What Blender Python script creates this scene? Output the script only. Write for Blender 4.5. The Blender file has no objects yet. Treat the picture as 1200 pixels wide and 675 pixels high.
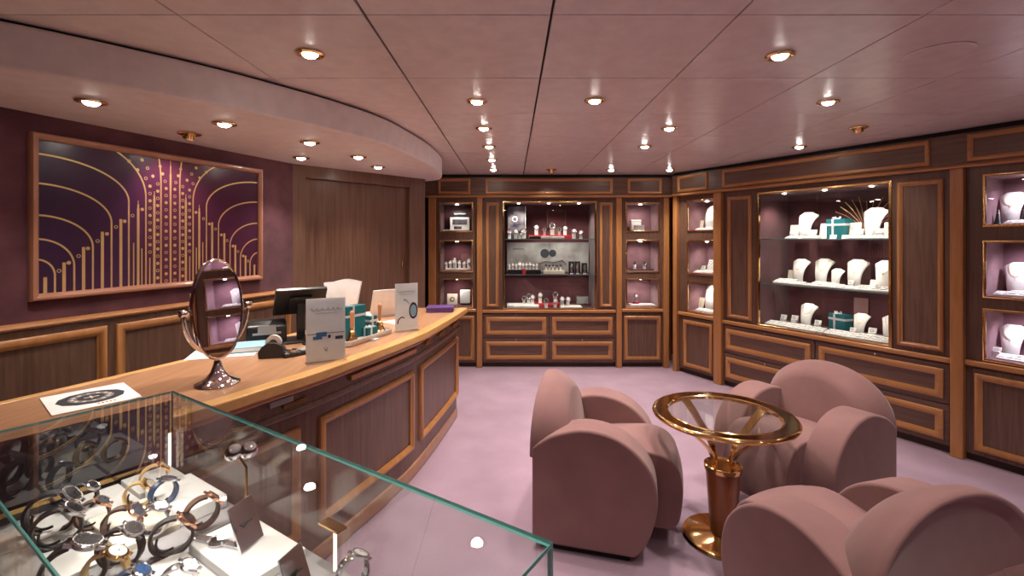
import bpy, bmesh, math, random
from mathutils import Vector, Matrix
random.seed(7)
C = bpy.context.scene.collection
SC = bpy.context.scene
PI = math.pi
R = math.radians
F = 560.0

# ---------------------------------------------------------------- camera, world, exposure
cam_data = bpy.data.cameras.new('camera')
cam_data.lens = 16.8
cam_data.sensor_width = 36
cam_data.shift_y = -57.5 / 1200
cam_data.clip_start = 0.02
cam = bpy.data.objects.new('camera', cam_data)
cam.location = (0, 0, 1.5)
cam.rotation_euler = (PI / 2, 0, 0)
C.objects.link(cam)
SC.camera = cam
SC.view_settings.view_transform = 'Standard'
SC.view_settings.look = 'None'
SC.view_settings.gamma = 1
SC.view_settings.use_curve_mapping = False
SC.view_settings.exposure = 0.68
w = bpy.data.worlds.new('world')
SC.world = w
w.use_nodes = True
w.node_tree.nodes['Background'].inputs[0].default_value = (0.9, 0.75, 0.7, 1)
w.node_tree.nodes['Background'].inputs[1].default_value = 0.02
SC.cycles.max_bounces = 10
SC.cycles.transparent_max_bounces = 24
SC.cycles.caustics_reflective = False
SC.cycles.caustics_refractive = False
SC.cycles.use_denoising = True
SC.cycles.sample_clamp_indirect = 6

WARM = (1.0, 0.90, 0.80)
LAMP_W = 56.0        # each ceiling downlight
CASE_W = 3.5         # each small cabinet spot
BIG_W = 5.0          # each large showcase spot

def light(kind, name, loc, energy, color=WARM, size=0.03, target=None, angle=None, blend=0.6, sx=None, sy=None):
    d = bpy.data.lights.new(name, kind)
    d.energy = energy
    d.color = color
    if kind == 'AREA':
        d.shape = 'RECTANGLE'; d.size = sx; d.size_y = sy
    else:
        d.shadow_soft_size = size
    if kind == 'SPOT':
        d.spot_size = R(angle or 120); d.spot_blend = blend
    o = bpy.data.objects.new(name, d)
    o.location = loc
    if target is not None:
        o.rotation_euler = (Vector(target) - Vector(loc)).to_track_quat('-Z', 'Y').to_euler()
    C.objects.link(o)
    return o

# ---------------------------------------------------------------- materials
def nodes_of(name):
    m = bpy.data.materials.new(name)
    m.use_nodes = True
    return m, m.node_tree, m.node_tree.nodes['Principled BSDF']

def plain(name, col, rough=0.5, metal=0.0, spec=0.5, coat=0.0, sheen=0.0):
    m, nt, b = nodes_of(name)
    # a faint procedural variation so nothing is perfectly flat
    n = nt.nodes.new('ShaderNodeTexNoise'); n.inputs['Scale'].default_value = 14
    tc = nt.nodes.new('ShaderNodeTexCoord'); nt.links.new(tc.outputs['Object'], n.inputs['Vector'])
    r = nt.nodes.new('ShaderNodeValToRGB')
    r.color_ramp.elements[0].position = 0.3; r.color_ramp.elements[1].position = 0.7
    r.color_ramp.elements[0].color = (*[c * 0.94 for c in col], 1)
    r.color_ramp.elements[1].color = (*[min(1, c * 1.05) for c in col], 1)
    nt.links.new(n.outputs['Fac'], r.inputs[0]); nt.links.new(r.outputs[0], b.inputs['Base Color'])
    b.inputs['Roughness'].default_value = rough
    b.inputs['Metallic'].default_value = metal
    b.inputs['Specular IOR Level'].default_value = spec
    b.inputs['Coat Weight'].default_value = coat
    b.inputs['Coat Roughness'].default_value = 0.1
    b.inputs['Sheen Weight'].default_value = sheen
    return m

def wood(name, c1, c2, grain=(22, 22, 1.2), rough=0.4, coat=0.15):
    m, nt, b = nodes_of(name)
    tc = nt.nodes.new('ShaderNodeTexCoord')
    mp = nt.nodes.new('ShaderNodeMapping'); mp.inputs['Scale'].default_value = grain
    n = nt.nodes.new('ShaderNodeTexNoise'); n.inputs['Scale'].default_value = 2.2
    n.inputs['Detail'].default_value = 7; n.inputs['Roughness'].default_value = 0.62; n.inputs['Distortion'].default_value = 0.35
    r = nt.nodes.new('ShaderNodeValToRGB')
    r.color_ramp.elements[0].position = 0.32; r.color_ramp.elements[1].position = 0.68
    r.color_ramp.elements[0].color = (*c1, 1); r.color_ramp.elements[1].color = (*c2, 1)
    nt.links.new(tc.outputs['Object'], mp.inputs[0]); nt.links.new(mp.outputs[0], n.inputs['Vector'])
    nt.links.new(n.outputs['Fac'], r.inputs[0]); nt.links.new(r.outputs[0], b.inputs['Base Color'])
    b.inputs['Roughness'].default_value = rough
    b.inputs['Coat Weight'].default_value = coat; b.inputs['Coat Roughness'].default_value = 0.18
    return m

def fabric(name, c1, c2, scale, bump=0.3, bscale=400, rough=0.95, sheen=0.3, detail=4):
    m, nt, b = nodes_of(name)
    tc = nt.nodes.new('ShaderNodeTexCoord')
    n = nt.nodes.new('ShaderNodeTexNoise'); n.inputs['Scale'].default_value = scale; n.inputs['Detail'].default_value = detail
    r = nt.nodes.new('ShaderNodeValToRGB')
    r.color_ramp.elements[0].position = 0.35; r.color_ramp.elements[1].position = 0.65
    r.color_ramp.elements[0].color = (*c1, 1); r.color_ramp.elements[1].color = (*c2, 1)
    nt.links.new(tc.outputs['Object'], n.inputs['Vector'])
    nt.links.new(n.outputs['Fac'], r.inputs[0]); nt.links.new(r.outputs[0], b.inputs['Base Color'])
    n2 = nt.nodes.new('ShaderNodeTexNoise'); n2.inputs['Scale'].default_value = bscale
    bp = nt.nodes.new('ShaderNodeBump'); bp.inputs['Strength'].default_value = bump; bp.inputs['Distance'].default_value = 0.004
    nt.links.new(tc.outputs['Object'], n2.inputs['Vector'])
    nt.links.new(n2.outputs['Fac'], bp.inputs['Height']); nt.links.new(bp.outputs[0], b.inputs['Normal'])
    b.inputs['Roughness'].default_value = rough
    b.inputs['Sheen Weight'].default_value = sheen; b.inputs['Sheen Roughness'].default_value = 0.5
    b.inputs['Specular IOR Level'].default_value = 0.2
    return m

def crease(m, scale, dist):
    nt = m.node_tree; b = nt.nodes['Principled BSDF']; old = b.inputs['Normal'].links[0].from_node
    tc = nt.nodes.new('ShaderNodeTexCoord'); n = nt.nodes.new('ShaderNodeTexNoise'); n.inputs['Scale'].default_value = scale
    n.inputs['Detail'].default_value = 2; n.inputs['Distortion'].default_value = 0.4
    bp = nt.nodes.new('ShaderNodeBump'); bp.inputs['Strength'].default_value = 0.5; bp.inputs['Distance'].default_value = dist
    nt.links.new(tc.outputs['Object'], n.inputs['Vector']); nt.links.new(n.outputs['Fac'], bp.inputs['Height'])
    nt.links.new(bp.outputs[0], old.inputs['Normal'])

def glass(name, tint=(0.97, 0.985, 0.98), ior=1.45):
    m = bpy.data.materials.new(name); m.use_nodes = True; nt = m.node_tree; nt.nodes.clear()
    o = nt.nodes.new('ShaderNodeOutputMaterial'); mx = nt.nodes.new('ShaderNodeMixShader')
    t = nt.nodes.new('ShaderNodeBsdfTransparent'); t.inputs[0].default_value = (*tint, 1)
    g = nt.nodes.new('ShaderNodeBsdfGlossy'); g.inputs['Roughness'].default_value = 0.0
    # Schlick reflectance from the facing angle, the same from both sides of the pane
    lw = nt.nodes.new('ShaderNodeLayerWeight'); lw.inputs[0].default_value = 0.5
    pw = nt.nodes.new('ShaderNodeMath'); pw.operation = 'POWER'; pw.inputs[1].default_value = 5
    nt.links.new(lw.outputs['Facing'], pw.inputs[0])
    r0 = ((ior - 1) / (ior + 1)) ** 2
    f = nt.nodes.new('ShaderNodeMath'); f.operation = 'MULTIPLY_ADD'; f.inputs[1].default_value = 1 - r0; f.inputs[2].default_value = r0
    nt.links.new(pw.outputs[0], f.inputs[0])
    nt.links.new(f.outputs[0], mx.inputs[0]); nt.links.new(t.outputs[0], mx.inputs[1]); nt.links.new(g.outputs[0], mx.inputs[2])
    nt.links.new(mx.outputs[0], o.inputs[0])
    return m

def emit(name, col, s):
    m = bpy.data.materials.new(name); m.use_nodes = True; nt = m.node_tree; nt.nodes.clear()
    o = nt.nodes.new('ShaderNodeOutputMaterial'); e = nt.nodes.new('ShaderNodeEmission')
    e.inputs[0].default_value = (*col, 1); e.inputs[1].default_value = s
    nt.links.new(e.outputs[0], o.inputs[0])
    return m

M = {}
M['walnut'] = wood('walnut', (0.105, 0.054, 0.036), (0.185, 0.100, 0.068))
M['walnut_h'] = wood('walnut_horizontal', (0.105, 0.054, 0.036), (0.185, 0.100, 0.068), (1.2, 22, 22))
M['wallwood'] = wood('wall_wood', (0.125, 0.060, 0.040), (0.20, 0.105, 0.07), (18, 18, 0.8))
M['cherry'] = wood('cherry', (0.38, 0.162, 0.052), (0.52, 0.235, 0.082), (14, 14, 1.5), 0.32, 0.3)
M['cherry_h'] = wood('cherry_horizontal', (0.41, 0.178, 0.056), (0.55, 0.255, 0.09), (1.5, 14, 14), 0.32, 0.3)
M['counter_wood'] = wood('counter_wood', (0.36, 0.18, 0.095), (0.50, 0.27, 0.15), (22, 1.4, 22), 0.28, 0.35)
M['edge_wood'] = wood('edge_wood', (0.60, 0.32, 0.11), (0.74, 0.42, 0.16), (10, 1.5, 10), 0.28, 0.35)
M['beige_wood'] = wood('beige_wood', (0.36, 0.18, 0.10), (0.46, 0.25, 0.14), (2, 16, 16), 0.3, 0.3)
M['rose'] = fabric('rose_upholstery', (0.235, 0.120, 0.118), (0.275, 0.143, 0.138), 5, 0.12, 700, 0.8, 0.2)
crease(M['rose'], 4.5, .012)
M['rose_dark'] = fabric('rose_seam', (0.22, 0.10, 0.09), (0.26, 0.12, 0.11), 5)
M['carpet'] = fabric('mauve_carpet', (0.33, 0.215, 0.29), (0.39, 0.26, 0.345), 3.5, 0.9, 260, 1.0, 0.35, 8)
M['wallcloth'] = fabric('aubergine_wall_cloth', (0.085, 0.026, 0.038), (0.14, 0.047, 0.062), 7, 0.2, 200, 0.75, 0.35, 6)
M['shelf_edge'] = plain('shelf_glass_edge', (0.16, 0.24, 0.23), 0.15, 0, 0.8)
M['velvet'] = fabric('aubergine_velvet', (0.075, 0.022, 0.028), (0.105, 0.034, 0.042), 5, 0.1, 300, 0.8, 0.2)
M['mauve'] = fabric('mauve_velvet', (0.23, 0.115, 0.135), (0.30, 0.155, 0.18), 9, 0.1, 300, 0.8, 0.3)
M['ceiling'] = plain('ceiling_panel', (0.78, 0.69, 0.64), 0.27, 0, 0.6)
M['soffit'] = plain('soffit_paint', (0.78, 0.69, 0.68), 0.6)
M['dark'] = plain('dark_gap', (0.012, 0.008, 0.008), 0.8)
M['plinth'] = plain('plinth_dark', (0.045, 0.02, 0.013), 0.5)
M['brass'] = plain('polished_brass', (0.86, 0.56, 0.24), 0.12, 1.0)
M['brass_dark'] = plain('dark_bronze', (0.40, 0.25, 0.10), 0.12, 1.0)
M['gold'] = plain('gold_paint', (0.82, 0.56, 0.25), 0.36, 0.65)
M['copper_frame'] = plain('copper_frame_wood', (0.44, 0.20, 0.12), 0.35, 0, 0.6, 0.3)
M['chrome'] = plain('chrome', (0.85, 0.83, 0.84), 0.06, 1.0)
M['steel'] = plain('steel', (0.75, 0.74, 0.76), 0.18, 1.0)
M['rosegold'] = plain('rose_gold', (0.90, 0.52, 0.36), 0.18, 1.0)
M['mirror'] = plain('mirror_glass', (0.92, 0.90, 0.90), 0.01, 1.0)
M['glass'] = glass('clear_glass')
M['shelfglass'] = glass('shelf_glass', (0.93, 0.97, 0.96))
M['teal_edge'] = plain('glass_edge', (0.14, 0.42, 0.39), 0.12, 0, 0.8)
M['white'] = plain('white_leatherette', (0.83, 0.80, 0.77), 0.5)
M['paper'] = plain('white_paper', (0.86, 0.85, 0.84), 0.7)
M['cream'] = plain('cream_card', (0.72, 0.64, 0.52), 0.6)
M['greytray'] = plain('grey_tray', (0.52, 0.49, 0.46), 0.5)
M['black'] = plain('black_plastic', (0.014, 0.013, 0.014), 0.3)
M['blackleather'] = plain('black_leather', (0.010, 0.008, 0.008), 0.5)
M['brownleather'] = plain('brown_leather', (0.07, 0.03, 0.018), 0.5)
M['blueleather'] = plain('navy_leather', (0.03, 0.05, 0.11), 0.4)
M['grey'] = plain('grey_plastic', (0.30, 0.28, 0.28), 0.4)
M['teal'] = plain('teal_gift_paper', (0.006, 0.13, 0.155), 0.4)
M['silver_ribbon'] = plain('silver_ribbon', (0.72, 0.74, 0.76), 0.3, 0.3)
M['purple'] = plain('purple_cover', (0.09, 0.035, 0.17), 0.5)
M['blue'] = plain('printed_blue', (0.05, 0.16, 0.36), 0.5)
M['sky'] = plain('pale_blue_cover', (0.30, 0.50, 0.60), 0.5)
M['ink'] = plain('dark_ink', (0.03, 0.035, 0.045), 0.5)
M['inkgrey'] = plain('grey_ink', (0.20, 0.18, 0.18), 0.6)
M['red'] = plain('red_lacquer', (0.62, 0.03, 0.05), 0.35)
M['bellwood'] = wood('bell_handle_wood', (0.50, 0.22, 0.10), (0.62, 0.30, 0.15), (20, 20, 3))
M['bluedial'] = plain('blue_dial', (0.03, 0.09, 0.22), 0.2)
M['diamond'] = plain('diamond_pave', (0.9, 0.88, 0.88), 0.12, 0.9)
M['posterpic'] = fabric('poster_print', (0.02, 0.02, 0.04), (0.20, 0.17, 0.18), 9, 0, 10, 0.4, 0)
M['greypic'] = fabric('grey_backdrop_print', (0.20, 0.18, 0.18), (0.48, 0.46, 0.45), 4, 0, 10, 0.4, 0)
M['lamp'] = emit('lamp_glow', (1.0, 0.93, 0.84), 40)
M['lamp_small'] = emit('small_lamp_glow', (1.0, 0.92, 0.82), 14)
M['column_wood'] = wood('column_wood', (0.30, 0.085, 0.028), (0.40, 0.13, 0.045), (14, 14, 1.5), 0.3, 0.3)
M['smoked'] = plain('smoked_mirror', (0.010, 0.010, 0.012), 0.03, 0, 1.0)
M['post_glow'] = emit('light_post_glow', (1.0, 0.84, 0.64), 1.6)
M['acrylic'] = glass('clear_acrylic', (0.95, 0.96, 0.97), 1.4)

def make_mural_mat():
    m, nt, b = nodes_of('mural_ground')
    tc = nt.nodes.new('ShaderNodeTexCoord'); sp = nt.nodes.new('ShaderNodeSeparateXYZ')
    nt.links.new(tc.outputs['Object'], sp.inputs[0])
    r = nt.nodes.new('ShaderNodeValToRGB'); cr = r.color_ramp
    mr = nt.nodes.new('ShaderNodeMapRange'); mr.inputs[1].default_value = -0.62; mr.inputs[2].default_value = 0.62
    nt.links.new(sp.outputs['X'], mr.inputs[0]); nt.links.new(mr.outputs[0], r.inputs[0])
    cr.elements[0].position = 0.0; cr.elements[0].color = (0.035, 0.014, 0.045, 1)
    cr.elements[1].position = 1.0; cr.elements[1].color = (0.06, 0.014, 0.04, 1)
    for p, c in ((0.3, (0.06, 0.014, 0.06, 1)), (0.5, (0.135, 0.026, 0.066, 1)), (0.7, (0.09, 0.014, 0.05, 1))):
        e = cr.elements.new(p); e.color = c
    nt.links.new(r.outputs[0], b.inputs['Base Color'])
    b.inputs['Roughness'].default_value = 0.22
    b.inputs['Specular IOR Level'].default_value = 0.5
    return m
M['mural'] = make_mural_mat()

# ---------------------------------------------------------------- mesh helpers
class MB:
    def __init__(s, mtx=None):
        s.bm = bmesh.new(); s.m = mtx or Matrix.Identity(4); s.mi = 0
    def V(s, p):
        return s.bm.verts.new(s.m @ Vector(p))
    def face(s, vs, mi=None):
        try:
            f = s.bm.faces.new(vs); f.material_index = s.mi if mi is None else mi
            return f
        except ValueError:
            return None
    def box(s, x0, x1, y0, y1, z0, z1, rot=None, piv=None):
        pts = [Vector((x, y, z)) for z in (z0, z1) for y in (y0, y1) for x in (x0, x1)]
        if rot is not None:
            pv = Vector(piv) if piv else Vector(((x0 + x1) / 2, (y0 + y1) / 2, (z0 + z1) / 2))
            pts = [rot @ (p - pv) + pv for p in pts]
        v = [s.V(p) for p in pts]
        for q in ((0, 2, 3, 1), (4, 5, 7, 6), (0, 1, 5, 4), (2, 6, 7, 3), (0, 4, 6, 2), (1, 3, 7, 5)):
            s.face([v[i] for i in q])
        return s
    def loft(s, rings, closed=True, cap0=True, cap1=True):
        vr = [[s.V(p) for p in r] for r in rings]
        n = len(vr[0])
        for a, b in zip(vr, vr[1:]):
            for i in range(n if closed else n - 1):
                j = (i + 1) % n
                s.face([a[i], a[j], b[j], b[i]])
        if cap0 and closed: s.face(list(reversed(vr[0])))
        if cap1 and closed: s.face(vr[-1])
        return s
    def prism(s, poly, d0, d1, axis='y'):
        def p3(a, b, d):
            return (a, d, b) if axis == 'y' else ((a, b, d) if axis == 'z' else (d, a, b))
        return s.loft([[p3(a, b, d0) for a, b in poly], [p3(a, b, d1) for a, b in poly]])
    def lathe(s, prof, n=24, c=(0, 0, 0), mtx=None):
        mtx = mtx or Matrix.Identity(4)
        rings = []
        for r, z in prof:
            r = max(r, 1e-5)
            rings.append([(mtx @ Vector((r * math.cos(2 * PI * i / n), r * math.sin(2 * PI * i / n), z))) + Vector(c) for i in range(n)])
        return s.loft(rings, cap0=prof[0][0] < 1e-3, cap1=prof[-1][0] < 1e-3)
    def tube(s, pts, r, n=8, closed=False, flat=None):
        pts = [Vector(p) for p in pts]; N = len(pts); rings = []
        up = None
        for i, p in enumerate(pts):
            if closed: t = (pts[(i + 1) % N] - pts[i - 1])
            else: t = pts[min(i + 1, N - 1)] - pts[max(i - 1, 0)]
            t.normalize()
            if up is None:
                up = Vector((0, 0, 1)) if abs(t.z) < 0.9 else Vector((0, 1, 0))
            a = t.cross(up)
            if a.length < 1e-4: a = t.cross(Vector((1, 0, 0)))
            a.normalize(); b = a.cross(t).normalized(); up = b
            rr = r[i] if isinstance(r, (list, tuple)) else r
            rb = flat if flat else 1.0
            rings.append([p + a * (rr * math.cos(2 * PI * k / n)) + b * (rr * rb * math.sin(2 * PI * k / n)) for k in range(n)])
        if closed:
            rings.append(rings[0])
            return s.loft(rings, cap0=False, cap1=False)
        return s.loft(rings)
    def frame(s, x0, x1, z0, z1, wd, dp, y=0.0, prof=None, fmap=None, seg=1):
        """mitred moulding round a rectangle in the x-z plane, standing proud towards -y"""
        prof = prof or [(0, 0), (0.0, .55), (.15, .85), (.38, 1.0), (.62, .92), (.80, .55), (1.0, .38), (1.0, 0)]
        fmap = fmap or (lambda x, z, d: (x, y - d, z))
        def rect(i):
            a0, a1, b0, b1 = x0 + i, x1 - i, z0 + i, z1 - i
            out = []
            for k in range(seg): out.append((a0 + (a1 - a0) * k / seg, b0))
            out.append((a1, b0))
            for k in range(seg): out.append((a1 + (a0 - a1) * k / seg, b1))
            out.append((a0, b1))
            return out
        rings = [[fmap(x, z, q * dp) for x, z in rect(p * wd)] for p, q in prof]
        s.loft(rings, cap0=False, cap1=False)
        return s

def obj(name, mb, mat, parent=None, smooth=None, bevel=None, seg=2, loc=None, rotz=None, solid=None, subsurf=None):
    me = bpy.data.meshes.new(name)
    bmesh.ops.remove_doubles(mb.bm, verts=mb.bm.verts, dist=1e-6)
    bmesh.ops.recalc_face_normals(mb.bm, faces=mb.bm.faces)
    mb.bm.to_mesh(me); mb.bm.free()
    for mm in (mat if isinstance(mat, (list, tuple)) else [mat]):
        me.materials.append(M[mm] if isinstance(mm, str) else mm)
    if smooth is not None:
        me.polygons.foreach_set('use_smooth', [True] * len(me.polygons))
        me.set_sharp_from_angle(angle=R(smooth))
    o = bpy.data.objects.new(name, me)
    C.objects.link(o)
    if parent is not None: o.parent = parent
    if loc is not None: o.location = loc
    if rotz is not None: o.rotation_euler = (0, 0, rotz)
    if solid:
        md = o.modifiers.new('solid', 'SOLIDIFY'); md.thickness = solid; md.offset = 0
    if subsurf:
        md = o.modifiers.new('sub', 'SUBSURF'); md.levels = subsurf; md.render_levels = subsurf
    if bevel:
        md = o.modifiers.new('bevel', 'BEVEL'); md.width = bevel; md.segments = seg; md.limit_method = 'ANGLE'; md.angle_limit = R(38)
        md.harden_normals = False
        if smooth is None:
            me.polygons.foreach_set('use_smooth', [True] * len(me.polygons)); me.set_sharp_from_angle(angle=R(50))
    return o

def thing(name, label, cat, loc=(0, 0, 0), rotz=0.0, group=None):
    o = bpy.data.objects.new(name, None)
    o.empty_display_size = 0.05
    C.objects.link(o); o.location = loc; o.rotation_euler = (0, 0, rotz)
    o['label'] = label; o['category'] = cat
    if group: o['group'] = group
    return o

def tag(o, label, cat, group=None):
    o['label'] = label; o['category'] = cat
    if group: o['group'] = group
    return o

def struct(o):
    o['kind'] = 'structure'
    return o

KIDS = {}
def dup(root, loc, rotz=None, label=None, group=None, scale=None):
    def cp(o, par):
        c = o.copy(); C.objects.link(c)
        if par is not None: c.parent = par
        for ch in o.children: cp(ch, c)
        return c
    r = cp(root, None)
    r.location = loc
    if rotz is not None: r.rotation_euler = (0, 0, rotz)
    if label: r['label'] = label
    if group: r['group'] = group
    if scale: r.scale = (scale, scale, scale)
    return r

def W(px, py, z):
    D = F * (1.5 - z) / (py - 280.0)
    return Vector((D * (px - 600) / F, D, z))

ORD = ['first', 'second', 'third', 'fourth', 'fifth', 'sixth', 'seventh', 'eighth', 'ninth', 'tenth', 'eleventh', 'twelfth', 'thirteenth']
def nth(i, n):
    if n == 1: return 'only'
    if i == 0: return 'leftmost'
    if i == n - 1: return 'rightmost'
    return ORD[i]

# ---------------------------------------------------------------- wall lines (plan view)
BY = 5.6                                           # face of the back cabinets
RS = Vector((1.88, 5.45, 0)); RA = -math.atan2(.8746, .4848)   # right wall cabinets: start and heading
RU = Vector((.4848, -.8746, 0)); RN = Vector((.8746, .4848, 0))
Q = 1.0545
LP = Vector((-1.606 * Q, 3.5 * Q, 0)); LU = Vector((.3277, .9448, 0)).normalized()   # mural wall ends at LP
LA = math.atan2(LU.y, LU.x)
DU = Vector((.667, .745, 0)).normalized(); DA = math.atan2(DU.y, DU.x)               # wood wall runs from LP
SOF = 2.08
# ---------------------------------------------------------------- room shell
mb = MB(); mb.box(-5.2, 5.2, -3.0, 6.6, -0.05, 0.0)
struct(obj('floor', mb, 'carpet'))
# ceiling: metal panels with real joints between them
mb = MB()
xs = [.1326 + .6265 * k for k in range(-8, 9)]; ys = [1.600 + .629 * k for k in range(-8, 9)]
for i, x in enumerate(xs[:-1]):
    gl = .0045 if i in (7, 8) else .0028
    gr = .0045 if i + 1 in (7, 8) else .0028
    for y in ys[:-1]:
        mb.box(x + gl, xs[i + 1] - gr, y + .0024, y + .629 - .0024, 2.25, 2.262)
struct(obj('ceiling', mb, 'ceiling', bevel=.0012, seg=1))
mb = MB(); mb.box(-5.2, 5.2, -3.6, 7.0, 2.266, 2.30)
struct(obj('ceiling_void', mb, 'dark'))

# walls
def wall_box(name, p0, u, s0, s1, th, z0, z1, mat):
    a = math.atan2(u.y, u.x)
    mb = MB(); mb.box(s0, s1, 0, th, z0, z1)
    return struct(obj(name, mb, mat, loc=(p0.x, p0.y, 0), rotz=a))
wall_box('wall_left', LP, LU, -6.9, 0.0, .08, 0, 2.262, 'wallcloth')
dw = wall_box('wall_corner', LP, DU, -.02, 0.095 * Q, .08, 0, 2.262, 'wallwood')
# wood wall with a recessed sliding door
dl = 1.208 * Q
mb = MB(); mb.box(1.035 * Q, dl, 0, .10, 0, 2.262); mb.box(.093 * Q, 1.04 * Q, 0, .10, 1.5 + .457 * Q, 2.262)
o = struct(obj('wall_alcove', mb, 'wallwood', loc=(LP.x, LP.y, 0), rotz=DA, bevel=.004))
mb = MB(); mb.box(.085 * Q, 1.04 * Q, .045, .075, 0, 1.5 + .46 * Q)
door = struct(obj('door_1', mb, 'wallwood', loc=(LP.x, LP.y, 0), rotz=DA))
mb = MB(); mb.box(.975 * Q, .985 * Q, .030, .0445, 1.24, 1.30)
obj('door_handle', mb, 'brass', door, bevel=.003)
# edges of the doorway
mb = MB()
# return behind the wood wall and the wall behind the cabinets
e = LP + DU * dl
p1 = Vector((-1.04, BY + .02, 0))
d = (p1 - e); L = d.length
wall_box('wall_return', e, d.normalized(), 0, L + .5, .08, 0, 2.262, 'walnut')
mb = MB(); mb.box(-2.2, 2.6, BY + .62, BY + .70, 0, 2.262)
struct(obj('wall_back', mb, 'wallcloth'))
wall_box('wall_right', RS + RN * .62, RU, -.6, 5.4, .08, 0, 2.262, 'wallcloth')
mb = MB(); mb.box(-4.9, 5.1, -2.95, -2.87, 0, 2.262)
struct(obj('wall_front', mb, 'wallwood'))
mb = MB(); mb.box(4.9, 4.98, -2.9, 1.4, 0, 2.262)
struct(obj('wall_side', mb, 'wallcloth'))
# mirror strip in the corner between the two cabinet runs
mb = MB(); mb.box(1.825, 1.90, BY + .10, BY + .115, 0.0, 1.98)
struct(obj('trim_1', mb, 'mirror'))

# chair rail and the two raised panels under the mural
sq = lambda v: (v - 1.60) * Q      # distance along the mural wall measured back from its far end
zq = lambda z: 1.5 + (z - 1.5) * Q
mb = MB()
rp = [(0, 0), (-.030, .006), (-.036, .016), (-.030, .028), (-.016, .032), (0, .034)]
mb.loft([[(x, d, zq(1.106) + z) for d, z in rp] for x in (-6.0, 0.0)])
struct(obj('trim_2', mb, 'cherry_h', loc=(LP.x, LP.y, 0), rotz=LA, smooth=40))
mb = MB(); mb.box(-6.0, 0.0, -.012, 0, 0, zq(1.106))
struct(obj('wainscot', mb, 'walnut', loc=(LP.x, LP.y, 0), rotz=LA))
mb = MB()
for a, b in ((-.76, .383), (.424, 1.56), (-1.94, -.80)):
    mb.frame(sq(a), sq(b), .20, zq(1.075), .045, .022, y=-.012)
struct(obj('trim_3', mb, 'cherry', loc=(LP.x, LP.y, 0), rotz=LA, smooth=40))

# dropped soffit with a curved fascia
curve = [(-4.6, .55), (-3.3, .95), (-2.5, 1.25), (-2.0, 1.46), (-1.747, 1.60), (-1.50, 1.83), (-1.29, 2.06), (-1.11, 2.31), (-.93, 2.60), (-.785, 2.93), (-.70, 3.35), (-.645, 3.8), (-.635, 4.2), (-.66, 4.5), (-.73, 4.72), (-.86, 4.82)]
def catmull(P, n=8):
    P = [Vector(p) for p in P]; out = []
    for i in range(len(P) - 1):
        a = P[max(i - 1, 0)]; b = P[i]; c = P[i + 1]; d = P[min(i + 2, len(P) - 1)]
        for k in range(n):
            t = k / n
            out.append(.5 * ((2 * b) + (c - a) * t + (2 * a - 5 * b + 4 * c - d) * t * t + (3 * b - 3 * c + d - a) * t ** 3))
    out.append(P[-1])
    return out
cs = [(p.x, p.y) for p in catmull(curve, 6)]
back = [(-2.2, 4.9), (-2.6, 3.0), (-4.9, 1.5)]
mb = MB(); mb.prism(cs + back, SOF, 2.240, 'z')
struct(obj('soffit', mb, 'soffit', bevel=.012, seg=3))
mb = MB(); mb.prism([(x - .03, y + .0) for x, y in cs] + back, 2.236, 2.2515, 'z')
struct(obj('soffit_shadow_gap', mb, 'dark'))  # near-black slab, colours in the shade of the gap above the fascia

# ---------------------------------------------------------------- ceiling fittings
def make_downlight(mat_ring='brass', glow=True):
    t = thing('downlight', 'x', 'ceiling light')
    mb = MB(); mb.lathe([(.034, -.001), (.052, -.002), (.056, -.006), (.052, -.010), (.040, -.012), (.034, -.006)], 28)
    obj('trim_ring', mb, mat_ring, t, smooth=50)
    mb = MB(); mb.lathe([(.0, -.022), (.012, -.021), (.022, -.017), (.029, -.010), (.032, -.002), (0, -.002)], 20)
    obj('lamp', mb, 'lamp' if glow else 'brass_dark', t, smooth=60)
    return t
dl0 = make_downlight()
n_dl = [0]
def place_downlight(x, y, z, label, power=1.0):
    if n_dl[0] == 0:
        o = dl0; o.location = (x, y, z); o['label'] = label; o['group'] = 'recessed ceiling downlights'
    else:
        o = dup(dl0, (x, y, z), label=label, group='recessed ceiling downlights')
    n_dl[0] += 1
    if power: light('SPOT', 'downlight_beam', (x, y, z - .02), LAMP_W * power, size=.035, target=(x, y, 0), angle=100, blend=1.0)
main_cols = [(-.19, 'second column from left'), (1.07, 'fourth column from left'), (2.32, 'rightmost column')]
DLS = [
 (-.814, 1.927, 'large round downlight in the ceiling panel closest to the curved soffit'),
 (-.19, 2.593, 'brass downlight right of the soffit, nearest of the row towards the back wall'),
 (-.19, 3.22, 'brass downlight right of the soffit, second of its row from the near end'),
 (-.185, 3.86, 'brass downlight right of the soffit, third of its row from the near end'),
 (-.19, 4.50, 'brass downlight right of the soffit, fourth of its row from the near end'),
 (-.20, 5.14, 'brass downlight right of the soffit, farthest, over the left drawers'),
 (.446, 2.577, 'brass downlight alone in the middle of the main ceiling'),
 (1.09, 1.944, 'brightest downlight in the right half of the ceiling, starry glare'),
 (1.72, 2.60, 'bright downlight below and right of the brightest one'),
 (1.06, 3.22, 'downlight in the ceiling left of the brass swivel fitting'),
 (1.07, 3.85, 'downlight in the ceiling two panels before the back wall'),
 (2.32, 3.86, 'downlight close to the right cabinets, over the tall showcase'),
 (1.07, 5.16, 'tiny downlight near the back wall over the centre showcase'),
 (1.70, 5.16, 'tiny downlight near the back wall at the room corner'),
 ]
for x, y, l in DLS: place_downlight(x, y, 2.25, l)
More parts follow.
